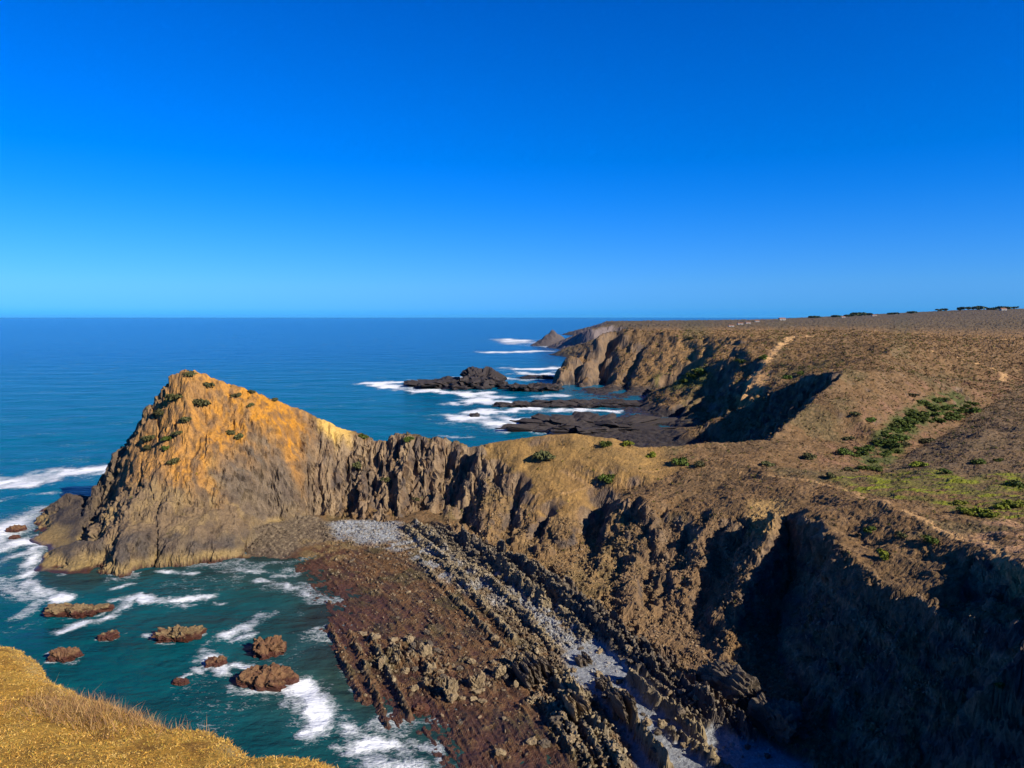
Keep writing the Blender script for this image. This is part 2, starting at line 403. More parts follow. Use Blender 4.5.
# open slopes: hummocks of scrub and soil
flat = (1 - steep)*ss(2.5, 5, ZW)
zd += flat*(.55*fbm(GX/7, GY/7, 2, 90) + .34*np.abs(fbm(GX/1.6, GY/1.6, 3, 92)))*np.clip(far*.8, 1, 3)*(1 - .6*m_hump)
zd += flat*ss(260, 420, GY)*1.6*fbm(GX/30, GY/30, 3, 95)
lane = mask([(556,640),(566,650),(600,640),(640,665),(690,720),(745,738),(825,758),(840,790),(640,790),(618,740),(598,702),(575,684)], .4, 2, 28)
# reef: low combs of upturned beds, broken along their length
tilt = vv + .25*n2(GX/5, GY/5, 100)
brk = n2(ww/2.6 + .8*np.floor(tilt/1.3), vv/2, 103)
comb1 = ss(.50, .88, ridged(tilt/2.2, ww/15, 2, 101) + .10*brk)
comb2 = ss(.48, .85, ridged(tilt/1.0, ww/8, 2, 102) + .14*brk)
finz = mask([(400,535),(440,530),(500,552),(552,582),(600,622),(650,655),(690,705),(760,742),(800,775),(600,790),(560,740),(535,690),(500,668),(520,640),(480,600),(430,560)], .8, 4, 3)
finz2 = mask([(395,632),(440,650),(500,672),(520,668),(500,700),(455,705),(400,690),(360,655)], .8, 4, 4)
pebz = mask([(560,650),(600,640),(640,665),(690,720),(745,738),(825,758),(840,790),(650,790),(625,740),(600,700),(572,680)], .8, 3, 5)
lump = ss(-.25, .5, n2(GX/8, GY/8, 107))
zd += m_reef*(1 - .8*lane)*(.22*comb1 + .16*comb2 + .26*fbm(GX/3.1, GY/3.1, 2, 106) + .16*fbm(GX/.9, GY/.9, 2, 105))
sel = (m_reef > .02) & ((finz > .02) | (finz2 > .02))
b1, d1 = cells3(tilt[sel]/.95, ww[sel]/4.4, np.zeros(sel.sum(), F32) + .5, 11)
b2, d2 = cells3(tilt[sel]/.55, ww[sel]/2.0, np.zeros(sel.sum(), F32) + .5, 12)
near = ss(165, 125, GY[sel])
h1 = np.clip(b1*.6 + .35, 0, 1)**1.6; h2 = np.clip(b2*.6 + .4, 0, 1)
blk = m_reef[sel]*(finz[sel]*(1 - .97*lane[sel])*(h1*(.50 + .25*near*lump[sel])*ss(.75, .35, d1) + .45*h2*ss(.8, .4, d2) - .3)
                   + finz2[sel]*lump[sel]*(1.0*h1*ss(.75, .35, d1) + .6*h2 - .1))
full = np.zeros(GX.shape, F32); full[sel] = blk; zd += full
ridge = np.zeros(GX.shape, F32)
for pp, wd, hh in (([(648,652),(682,688),(722,728)], .45, 1.5), ([(664,652),(700,688),(742,728)], .5, 1.6), ([(632,655),(668,692),(708,730)], .45, 1.2), ([(690,690),(720,716),(752,742)], .6, 1.6), ([(556,684),(574,716),(592,746),(606,768)], .45, 1.2), ([(536,694),(556,726),(574,758)], .4, .8),
                   ([(405,529),(440,556),(472,588)], .7, 1.2), ([(415,525),(447,553)], .8, 1.6), ([(462,545),(490,562),(516,582),(546,608)], 1.0, 2.1), ([(500,556),(545,590),(590,625),(640,668)], .9, 1.7), ([(525,571),(580,612),(640,658)], .9, 1.6), ([(482,574),(520,612),(556,652)], .6, 1.0), ([(440,562),(480,602),(515,642)], .6, .8), ([(420,562),(462,608)], .5, .7), ([(458,602),(502,650)], .5, .8), ([(566,592),(610,628),(660,670),(712,712)], .9, 1.5), ([(470,566),(510,602),(545,640)], .5, .7),
                   ([(609,698),(630,726),(647,749),(668,775)], .75, 2.3), ([(628,682),(660,708),(691,732),(716,768)], .8, 1.7), ([(566,686),(586,718),(603,744),(623,775)], .9, 1.9),
                   ([(640,652),(676,688),(716,724)], .8, 1.8), ([(656,650),(692,688),(735,730)], .9, 2.0), ([(625,657),(662,694),(700,732)], .6, 1.3), ([(548,700),(566,728),(590,768)], .6, 1.0), ([(670,735),(700,755),(730,775)], .7, 1.1),
                   ([(583,626),(615,652),(640,676)], .7, 1.2), ([(560,612),(590,640)], .6, 1.0), ([(352,636),(374,690),(388,730)], .5, .8), ([(372,640),(396,690),(410,720)], .5, .9), ([(330,628),(352,680),(364,706)], .5, .7)):
    ridge = np.maximum(ridge, hh*splat(pp, wd, .8, int(wd*20 + hh*7)))
lane2 = mask([(500,590),(520,588),(560,628),(600,650),(580,660),(545,640)], .5, 2, 32)
sel = ridge > .05
b1, d1 = cells3(tilt[sel]/.8, ww[sel]/3.6, np.zeros(sel.sum(), F32) + .5, 13)
full = np.zeros(GX.shape, F32); full[sel] = 1.2*ridge[sel]*(.70 + .40*np.clip(b1*.8 + .5, 0, 1.3)); zd += full
ridge = np.clip(full, 0, 2)
edge = mask([(430,522),(500,548),(560,582),(620,628),(690,690),(720,716),(770,742),(745,745),(690,712),(640,665),(590,625),(540,590),(470,560),(430,538)], .5, 3, 6)
zd += edge*(1.7*ss(.45, .85, ridged(tilt/1.9, ww/22, 2, 111)) + .5*comb2 - .2)
for pp, wd, dp in (([(612,332),(603,350),(598,386)], 8, 19), ([(588,346),(577,364),(568,388)], 7, 13), ([(734,343),(705,357),(672,375),(634,400)], 9, 15), ([(726,372),(700,392),(670,416)], 6, 8), ([(640,348),(628,372),(618,392)], 5, 6),
                   ([(473,450),(460,472),(441,507)], 2.0, 4.5), ([(452,447),(440,465),(426,488)], 1.5, 3.5), ([(464,500),(470,514),(477,530)], 2.0, 3.5),
                   ([(520,483),(510,512),(502,538)], 2.2, 4.0), ([(548,510),(534,530),(526,550)], 1.8, 3.0), ([(600,506),(582,535),(558,569)], 4.2, 6.0),
                   ([(652,528),(651,548),(647,604)], 1.6, 1.2), ([(690,522),(684,545),(679,566)], 1.8, 1.3), ([(724,523),(712,570),(696,620)], 1.6, 1.0), ([(668,560),(664,600),(655,636)], 1.4, .9), ([(846,530),(880,540),(915,553),(960,568),(1012,590)], 2.2, .7),
                   ([(398,440),(392,470),(388,505)], 1.3, 3.0), ([(352,440),(356,470),(352,500)], 1.2, 2.4), ([(372,445),(376,470),(380,505)], 1.2, 2.6), ([(418,448),(408,480),(404,512)], 1.2, 2.6)):
    zd -= dp*splat(pp, wd, .7, int(wd*10))
for pp, wd, hh in (([(482,452),(470,478),(452,510)], 1.8, 2.5), ([(616,504),(642,528),(638,570),(630,604)], 3.4, 1.6), ([(668,516),(664,545),(662,580)], 2.4, 1.0), ([(706,520),(700,552),(690,600)], 3.2, 1.3),
                   ([(770,518),(752,560),(728,620),(736,668)], 3.6, 1.2), ([(1022,672),(1002,690),(984,706)], 1.8, 3.6), ([(838,549),(862,570),(888,590)], 1.4, .7), ([(922,604),(950,628)], 1.5, 1.2), ([(975,622),(1016,630)], 1.4, 1.6)):
    zd += hh*splat(pp, wd, .7, int(wd*10))
cove = (GY < 300)*ss(-62, -56, GX)*ss(.3, 1.6, ZW)
zd = np.where(cove > 0, np.maximum(zd, cove*(.5 + .30*ZW) + (1 - cove)*zd), zd)
inner = [PZ(px_, py_)[:2] for px_, py_ in ((552,577),(594,612),(647,648),(682,695),(714,713),(760,735),(806,760))] + [(42, 92), (60, 92), (75, 190), (12, 190)]
inn = blur(blur(inpoly(GX, GY, inner).astype(F32), 3, 0), 2, 1)
zd = np.where(inn > 0, np.maximum(zd, inn*(1.5 + .5*n2(GX/5, GY/5, 210)) + (1 - inn)*np.minimum(zd, 1.2)), zd)
bay = ss(300, 330, GY)*(GY < 640)*ss(5, 2, ZW)*ss(-2, -.3, ZW)
zd += bay*(1.6*(ridged((GX*.5 + GY*.8)/9, (GX*.8 - GY*.5)/30, 3, 220) - .45) + .7*fbm(GX/4, GY/4, 2, 222))
zd += apron0*(.55*ridged(GX/1.5, GY/1.5, 2, 230) + .5*ridged(tilt/1.6, ww/6, 2, 231) - .5)
Zd = zd.astype(F32)
# crags: push the rock out and in along its own normal
gx, gy = slopes(Zd)
nn = np.sqrt(gx*gx + gy*gy + 1); NX, NY, NZ = -gx/nn, -gy/nn, 1/nn
NXs, NYs, NZs = [blur(blur(q, 2, 0), 1.5, 1) for q in (NX, NY, NZ)]
fs = np.clip(GY/220, 1, 1.9)
bed = n3((GX*.83 + GY*.3 + Zd*.5)/1.7/fs, (GY*.8 - GX*.3)/6/fs, Zd/5/fs, 3)
soft = (1 - .55*m_hs)*(1 - .45*face)*(1 - .4*m_neck)
disp = .6*A*soft*(.75*fs*n3(GX/4.2/fs, GY/4.2/fs, Zd/4.2/fs, 1) + .55*fs*n3(GX/1.7/fs, GY/1.7/fs, Zd/1.7/fs, 2) + .6*fs*bed)
disp += (1 - A)*land*.12*n3(GX/.8, GY/.8, Zd/.8, 4)
PX_, PY_, PZ_ = GX + NXs*disp, GY + NYs*disp, Zd + NZs*disp
sel = (A > .06) & (GY < 760) & (ZW > .2)
bx, by, bz, bf = PX_[sel], PY_[sel], PZ_[sel], np.clip(GY[sel]/200, .9, 3.2)
e1, e2, e3 = bx*.88 + by*.35 - bz*.30, by*.9 - bx*.38, bz*.95 + bx*.28
blk = np.zeros(len(bx), F32)
for sca, am, sd in ((3.6, 1.0, 1), (1.7, .75, 2), (.9, .34, 3)):
    vcell, dcell = cells3(e1/(sca*.62*bf), e2/(sca*1.15*bf), e3/(sca*1.1*bf), sd)
    blk += am*np.minimum(bf, 1.5)*(vcell*.7 + .12 - .16*dcell)
# upturned beds: each stands a little proud of the next, with a sharp edge
e1w = e1 + .5*n3(bx/6, by/6, bz/6, 21); jn = np.floor(e2/3.1 + .6*n3(bx/4, by/4, bz/4, 22) + .5) 
for th, am, sd in ((2.9, 1.15, 31), (1.25, .70, 32), (.6, .28, 33)):
    thb = th*np.minimum(bf, 2.2); q_ = e1w/thb + .35*_GX[_hash(jn.astype(np.int32), jn.astype(np.int32)*0, np.uint32(0), sd + 40)]
    fl = np.floor(q_).astype(np.int32); hgt_ = _GX[_hash(fl, (jn if th < 2 else np.floor(jn/3)).astype(np.int32), np.uint32(0), sd)]
    blk += am*np.minimum(bf, 1.5)*(.55*hgt_ + .55*(q_ - fl) - .28)*(1 - .35*face[sel])
blk *= A[sel]*(1 - .35*m_hs[sel])*(1 - .42*face[sel])*(1 - .4*faraway[sel])
full = np.zeros(GX.shape, F32); full[sel] = blk
PX_ += NXs*full; PY_ += NYs*full; PZ_ += NZs*full*.6
del bed, disp, full
# ------------------------------------------------------------------ surface colours (what the ground is made of, and haze on the farthest cliffs)
gx, gy = slopes(PZ_)
S2 = blur(blur(np.hypot(gx, gy), 1.5, 0), 1.2, 1)
rockm = ss(.75, 1.35, S2 + .35*fbm(GX/3, GY/3, 2, 121))*land
lowf = fbm(GX/40/np.clip(GY/400, 1, 8), GY/40/np.clip(GY/400, 1, 8), 3, 120)
midf = fbm(GX/5, GY/5, 3, 122); hif = fbm(GX/1.1, GY/1.1, 3, 123)
c = np.zeros(GX.shape + (3,), F32)
c[:] = (.152, .088, .036)
c = mixc(c, (.200, .120, .055), ss(-.1, .5, midf + .4*hif))
c = mixc(c, (.125, .078, .036), ss(.05, .55, lowf)*.75)
c = mixc(c, (.085, .075, .030), ss(.05, .5, -lowf + .3*midf)*.6)
c = mixc(c, (.052, .040, .022), ss(.15, .5, hif)*.55*ss(700, 300, GY))
c = mixc(c, (.23, .145, .070), ss(.22, .6, -hif + .25*midf)*.55)
vale = mask([(800,462),(850,420),(900,385),(1000,372),(1024,380),(1024,398),(960,428),(905,455),(878,474)], 1.2, 4, 7)
c = mixc(c, (.20, .105, .060), vale*ss(-.1, .35, midf)*.6)
heath = mask([(880,474),(905,457),(940,438),(998,400),(1024,384),(1024,478),(960,476)], .8, 2, 8)
c = mixc(c, (.125, .086, .048), heath*(.55 + .4*ss(-.2, .3, midf)))
meadow = mask([(835,478),(900,470),(960,476),(1024,474),(1024,522),(985,518),(940,508),(890,498),(850,492)], 1.0, 4, 9)
c = mixc(c, (.115, .105, .022), meadow*ss(-.35, .25, midf)*.85)
c = mixc(c, (.16, .17, .012), meadow*ss(.2, .5, fbm(GX/7, GY/3, 3, 131) + .12))
grn = mask([(652,374),(690,366),(712,372),(702,384),(672,392)], 1, 2, 10)
c = mixc(c, (.07, .085, .02), grn*.8)
# golden grass on the hump and the scree below it
c = mixc(c, (.30, .178, .055), np.maximum(m_hump, m_smooth)*(.55 + .35*ss(-.3, .3, midf)))
c = mixc(c, (.20, .125, .045), m_hump*ss(.15, .5, fbm(GX/3.5, GY/3.5, 3, 135))*.7)
scree = mask([(455,505),(475,460),(500,470),(530,500),(560,512),(600,492),(640,520),(650,560),(660,620),(640,640),(560,580),(500,548),(462,536)], .8, 3, 11)
slopeground = mask([(640,515),(700,520),(760,525),(770,545),(725,640),(735,672),(700,690),(640,640),(600,610)], .8, 3, 12)
# bare rock on the steeps
rk = np.zeros_like(c); rk[:] = (.165, .108, .062)
rk = mixc(rk, (.095, .073, .058), ss(-.2, .4, fbm(GX/9, (GY + ZB*2)/9, 3, 140)))
rk = mixc(rk, (.215, .150, .090), ss(.1, .55, fbm(GX/3, PZ_/7, 3, 141)))
rk = mixc(rk, (.055, .045, .042), ss(.2, .6, fbm(GX/1.6, PZ_/3, 3, 142))*.8)
rk = mixc(rk, (.26, .185, .105), m_neck*ss(-.25, .35, fbm(GX/2.2, PZ_/12, 3, 143))*.75)
c = c + (rk - c)*rockm[..., None]
c = mixc(c, (.225, .142, .060), scree*(1 - ss(.8, 1.3, S2))*(.25 + .6*ss(-.1, .35, fbm(GX/4, GY/4, 3, 136))))
c = mixc(c, (.165, .105, .056), slopeground*(1 - ss(.9, 1.6, S2))*(.5 + .4*ss(-.3, .3, midf)))
# headland: orange earth cap, tan flank, grey slabs, dark foot
hc = np.zeros_like(c); hc[:] = (.165, .115, .066)
hc = mixc(hc, (.215, .150, .072), ss(-.2, .4, fbm(GX/6, (GY + ZB)/8, 3, 150)))
grey = mask([(214,452),(237,447),(255,432),(272,428),(292,440),(300,470),(298,512),(256,522),(235,500),(222,480)], .7, 3, 14)
grey2 = mask([(292,452),(310,440),(320,450),(332,480),(336,516),(300,514),(298,480)], .7, 3, 15)
hc = mixc(hc, (.150, .116, .080), (grey + .6*grey2)*(.75 + .25*ss(-.2, .3, midf)))
hc = mixc(hc, (.098, .078, .058), (grey + grey2)*ss(.1, .5, fbm(jt/2.2, ZB/9, 3, 64))*.6)
oc = np.zeros_like(c); oc[:] = (.36, .185, .052)
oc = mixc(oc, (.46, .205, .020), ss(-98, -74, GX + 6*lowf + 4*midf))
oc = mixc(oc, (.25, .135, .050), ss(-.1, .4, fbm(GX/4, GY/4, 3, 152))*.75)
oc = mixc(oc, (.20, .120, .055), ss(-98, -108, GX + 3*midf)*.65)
oc = mixc(oc, (.17, .105, .045), ss(.22, .5, hif + .3*midf)*.5)
t_or = np.clip(o1*(.9 + .3*ss(-.3, .2, midf)) - .35*ss(.2, .55, fbm(jt/2, ZB/10, 3, 154)), 0, 1)
hc = hc + (oc - hc)*t_or[..., None]
foot = mask([(30,560),(50,520),(70,498),(95,505),(90,530),(110,545),(160,530),(200,540),(250,540),(256,558),(190,572),(120,584),(60,592),(28,582)], .9, 3, 16)
hc = mixc(hc, (.082, .067, .054), foot*(.6 + .4*ss(-.2, .3, midf)))
hc = mixc(hc, (.075, .055, .042), ss(.05, .45, fbm(jt/1.3, ZB/3, 3, 156) + .2*hif)*.55)
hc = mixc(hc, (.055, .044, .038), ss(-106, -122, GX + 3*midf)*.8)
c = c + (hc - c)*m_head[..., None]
ye = mask([(322,418),(342,429),(350,440),(336,446),(318,432)], .5, 2, 17)
c = mixc(c, (.62, .40, .10), ye*.8)
# neck and cliff foot near the shore
zz = PZ_ + .5*midf
tide = ss(.2, .7, zz)*ss(3.3, 1.5, zz + .8*n2(GX/7, GY/7, 191))*ss(-60, -68, GX + .25*(GY - 225))*(GY < 240)
c = mixc(c, (.27, .19, .075), tide*.72)
c = mixc(c, (.060, .028, .018), ss(.75, .35, zz)*ss(-60, -68, GX + .25*(GY - 225)))
# reef
rc = np.zeros_like(c); rc[:] = (.108, .058, .024)
rc = mixc(rc, (.118, .062, .027), ss(-.1, .4, fbm(GX/12, GY/12, 3, 160)))
rc = mixc(rc, (.060, .050, .020), ss(.1, .5, fbm(GX/9, GY/9, 3, 161))*.8)
rc = mixc(rc, (.035, .022, .018), ss(.1, .5, fbm(tilt/1.4, ww/10, 3, 162))*.8)
rc = mixc(rc, (.15, .105, .058), ss(.35, .7, fbm(tilt/1.1, ww/4, 3, 163) + .25*comb2)*.6*ss(.3, .8, zz))
hi = ss(.85, 1.7, PZ_ + .25*hif)
rc = mixc(rc, (.235, .185, .105), hi*np.clip(finz2*.9 + finz + ridge, 0, 1)*.95)
rc = mixc(rc, (.12, .10, .075), hi*finz*ss(-.1, .4, midf)*.7)
rc = mixc(rc, (.075, .064, .056), edge*.75)
rc = mixc(rc, (.062, .028, .022), ss(.75, .1, PZ_ + .3*midf)*(1 - finz)*.75)
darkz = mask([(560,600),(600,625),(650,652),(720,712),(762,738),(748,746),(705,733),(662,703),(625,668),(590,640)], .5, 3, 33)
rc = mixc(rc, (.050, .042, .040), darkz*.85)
pb = mask([(318,521),(400,521),(425,528),(440,545),(480,575),(520,600),(500,610),(440,580),(405,552),(370,548),(330,540)], .9, 3, 18)
pebm = np.clip(pb*(.0 + .9*ss(.0, -.3, fbm(GX/4, GY/4, 3, 170))) + pebz*1.1, 0, 1)
pebm = np.maximum(pebm, mask([(322,521),(360,519),(396,522),(402,540),(372,545),(335,533)], .6, 3, 19))
peb2 = mask([(480,565),(520,575),(560,605),(590,640),(560,640),(520,610)], .8, 4, 20)
pebm = np.maximum(pebm, peb2*ss(.0, -.25, fbm(GX/3, GY/3, 3, 171)))
pebm = np.maximum(pebm, lane2*.8)
pebm *= ss(1.5, .95, PZ_ - .9*(ZB - .6) - .15*hif)*m_reef*(1 - ss(.25, .6, ridge))
pebm = np.maximum(pebm, m_reef*pb*ss(-.1, -.4, midf)*.6)
pc = np.zeros_like(c); pc[:] = (.23, .25, .265)
pc = mixc(pc, (.17, .165, .16), ss(.0, .4, hif)*.8)
pc = mixc(pc, (.34, .355, .36), ss(.15, .45, n2(GX/.55, GY/.55, 172)))
pc = lerp(pc, np.array([.25, .268, .285], F32), .45)
rc = rc + (pc - rc)*np.clip(pebm, 0, 1)[..., None]
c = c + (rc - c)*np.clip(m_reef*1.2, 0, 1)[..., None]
apron = mask([(240,550),(256,524),(300,515),(322,518),(335,540),(300,548),(285,562),(255,558)], .5, 2, 31)
c = mixc(c, (.095, .072, .050), apron*.9)
c = mixc(c, (.20, .155, .095), apron*ss(.05, .4, hif)*.7)
bare = mask([(300,540),(335,541),(360,548),(345,560),(300,563)], .6, 2, 21)
c = mixc(c, (.20, .14, .060), bare*.7*ss(-.2, .2, midf))
# dark wave-washed rock along the far shore
fl = ss(300, 340, GY)*ss(5.5, 2.5, PZ_ + 1.5*midf)
c = mixc(c, (.030, .026, .027), fl*.95)
farrock = rockm*ss(520, 640, GY)
c = mixc(c, (.175, .120, .075), farrock*.6*ss(-.4, .3, midf))
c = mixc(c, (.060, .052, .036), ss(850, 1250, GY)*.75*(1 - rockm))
c = mixc(c, (.27, .16, .065), mask([(660,345),(700,338),(735,338),(720,352),(690,362),(668,372),(640,372)], 1, 3, 22)*.75)
c = mixc(c, (.17, .14, .135), ss(1150, 1300, GY)*ss(.3, .6, S2)*.85)  # farthest steep cliffs paled to mauve: distance haze painted into the albedo
# dusty paths worn across the slopes
for pp, wd, st in (([(812,337),(792,338.5),(782,346),(768,360),(756,374),(748,386)], 4.0, 1.0), ([(782,346),(776,343),(765,342)], 2, .5),
                   ([(928,351),(945,355),(962,361),(988,368),(1003,373),(1003,383)], 2.4, .9),
                   ([(770,476),(812,482),(845,490),(870,500),(892,508)], .9, .6),
                   ([(905,512),(940,530),(985,545),(1024,575)], 1.2, .8), ([(640,470),(680,466),(730,470),(770,476)], .6, .25),
                   ([(1000,340.5),(1024,339)], 5, .7), ([(900,341),(930,344)], 4, .4), ([(560,470),(590,484),(560,495)], .6, .5)):
    d = segdist(GX + .6*far*n2(GX/7, GY/7, 181), GY + .6*far*n2(GX/7, GY/7, 182), plan_poly(pp))
    c = mixc(c, (.42, .255, .110), ss(wd, wd*.35, d + wd*.35*midf)*st)
bs = mask([(748,386),(760,374),(775,372),(765,386),(752,404),(735,410),(738,398)], 1.2, 2, 23)
c = mixc(c, (.40, .235, .10), bs*.8)
c = mixc(c, (.33, .19, .10), mask([(990,520),(1024,512),(1024,580),(990,560),(960,545)], .8, 4, 24)*ss(-.1, .3, midf)*.8)
cliffearth = mask([(750,500),(785,500),(782,515),(770,540),(755,545),(748,520)], .6, 2, 25)
c = mixc(c, (.36, .23, .085), cliffearth*.75)
thick = mask([(868,470),(850,462),(868,445),(880,428),(905,408),(930,396),(955,392),(975,398),(962,408),(940,418),(925,428),(908,440),(905,452),(886,470)], .6, 2, 29)
c = mixc(c, (.062, .078, .018), thick*ss(-.35, .05, midf)*.9)
c = np.clip(c, .008, .9)
wet = np.clip(ss(1.0, .25, PZ_), 0, 1)

def nodes(name):
    m = bpy.data.materials.new(name); m.use_nodes = True
    return m, m.node_tree, m.node_tree.nodes['Principled BSDF']
def nz(t, scale, detail=4, rough=.55, vec=None):
    n = t.nodes.new('ShaderNodeTexNoise'); n.inputs['Scale'].default_value = scale
    n.inputs['Detail'].default_value = detail; n.inputs['Roughness'].default_value = rough
    if vec is not None: t.links.new(vec, n.inputs['Vector'])
    return n.outputs['Fac']
def mrange(t, v, a, b, c_, d):
    n = t.nodes.new('ShaderNodeMapRange'); t.links.new(v, n.inputs[0])
    for i, q in enumerate((a, b, c_, d)): n.inputs[i+1].default_value = q
    return n.outputs[0]
def mixn(t, fac, a, b, mode='MIX'):
    n = t.nodes.new('ShaderNodeMix'); n.data_type = 'RGBA'; n.blend_type = mode
    for s, q in ((n.inputs[0], fac), (n.inputs[6], a), (n.inputs[7], b)):
        if isinstance(q, (int, float)): s.default_value = q
        elif isinstance(q, tuple): s.default_value = q + (1,) if len(q) == 3 else q
        else: t.links.new(q, s)
    return n.outputs[2]
def math_(t, op, a, b=None):
    n = t.nodes.new('ShaderNodeMath'); n.operation = op
    for i, q in enumerate((a, b)):
        if q is None: continue
        if isinstance(q, (int, float)): n.inputs[i].default_value = q
        else: t.links.new(q, n.inputs[i])
    return n.outputs[0]
def attr(t, name):
    n = t.nodes.new('ShaderNodeAttribute'); n.attribute_name = name; return n
def geo(t): return t.nodes.new('ShaderNodeNewGeometry').outputs['Position']
def bump(t, p, h, strength, dist):
    b = t.nodes.new('ShaderNodeBump'); b.inputs['Strength'].default_value = strength; b.inputs['Distance'].default_value = dist
    t.links.new(h, b.inputs['Height']); t.links.new(b.outputs[0], p.inputs['Normal'])

M_land, t, p = nodes('land')
pos = geo(t); a = attr(t, 'albedo')
f1 = mrange(t, nz(t, 2.6, 5, .65, pos), .25, .75, .62, 1.38)
f2 = mrange(t, nz(t, .55, 4, .6, pos), .25, .75, .80, 1.20)
f = math_(t, 'MULTIPLY', f1, f2)
cc = t.nodes.new('ShaderNodeCombineColor'); [t.links.new(f, cc.inputs[i]) for i in range(3)]
t.links.new(mixn(t, 1.0, a.outputs['Color'], cc.outputs[0], 'MULTIPLY'), p.inputs['Base Color'])
wt = attr(t, 'wet')
t.links.new(mrange(t, wt.outputs['Fac'], 0, 1, .92, .30), p.inputs['Roughness'])
p.inputs['Specular IOR Level'].default_value = .25
bump(t, p, nz(t, 1.9, 7, .7, pos), .9, .35)

# ------------------------------------------------------------------ cut the survey grid into its named pieces
ids = np.arange(NR*NC).reshape(NR, NC)
q = np.stack([ids[:-1, :-1], ids[:-1, 1:], ids[1:, 1:], ids[1:, :-1]], -1).reshape(-1, 4)
def fmax(a): return np.maximum(np.maximum(a[:-1, :-1], a[:-1, 1:]), np.maximum(a[1:, 1:], a[1:, :-1])).ravel()
keep = fmax(PZ_) > -1.4
gidx = np.zeros((NR, NC), np.int8)
gidx[m_head + ((GX + .25*(GY - 225) < -62) & (GY < 300)) > .5] = 1
gidx[(m_reef > .5)] = 2
gidx[(m_reef > .5) & (pebm > .55)] = 3
gid = gidx[:-1, :-1].ravel()
PV = np.stack([PX_, PY_, PZ_], -1).reshape(-1, 3); CV = c.reshape(-1, 3); WV = wet.ravel()
for k, nm in enumerate(('terrain', 'headland', 'reef_platform', 'pebble_beach')):
    qq = q[keep & (gid == k)]
    used, inv = np.unique(qq, return_inverse=True)
    o = np_mesh(nm, PV[used], inv.reshape(-1, 4), mats=[M_land], smooth=False)
    cattr(o.data, 'albedo', CV[used]); fattr(o.data, 'wet', WV[used]); tag(o, kind='structure')
# the cove's cliffs that run on towards the viewpoint, outside the picture
xs = np.arange(-120, 140.1, 1.0); ysx = np.arange(-110, 50.3, 1.0)
QX, QY = np.meshgrid(xs, ysx); QX = QX.astype(F32); QY = QY.astype(F32)
QZ = tin_eval((QX + 1.2*n2(QX/9, QY/9, 50)).astype(F32), (QY + 1.2*n2(QX/9, QY/9, 52)).astype(F32))
QZ += 2.2*(ridged(QX/6, QY/7, 3, 20) - .62)*ss(.5, 1, np.hypot(*np.gradient(QZ)))*ss(49, 42, QY)
nr, nc = QX.shape; idq = np.arange(nr*nc).reshape(nr, nc)
qq = np.stack([idq[:-1, :-1], idq[:-1, 1:], idq[1:, 1:], idq[1:, :-1]], -1).reshape(-1, 4)
qq = qq[QZ.ravel()[qq].max(1) > -1.4]
o = np_mesh('cove_cliffs', np.stack([QX, QY, QZ], -1).reshape(-1, 3), qq, mats=[M_land])
qc = np.zeros((nr*nc, 3), F32); qc[:] = (.15, .09, .045)
cattr(o.data, 'albedo', mixc(qc, (.10, .075, .055), ss(-.2, .3, fbm(QX/5, QY/5, 3, 3)).ravel())); fattr(o.data, 'wet', np.zeros(nr*nc)); tag(o, kind='structure')

# ------------------------------------------------------------------ the sea
srow = []
y = 8.0
while y < 90000:
    srow.append(y); y += max(.5, .35*(y/100)**1.5) if y < 1500 else y*.05
SROW = np.array(srow, F32)
SUC = np.concatenate([np.linspace(-2.6, -.86, 60), np.arange(-.85, .45, .0028), np.linspace(.46, 2.6, 120)]).astype(F32)
SY = np.repeat(SROW[:, None], len(SUC), 1); SX = SY*SUC[None, :]
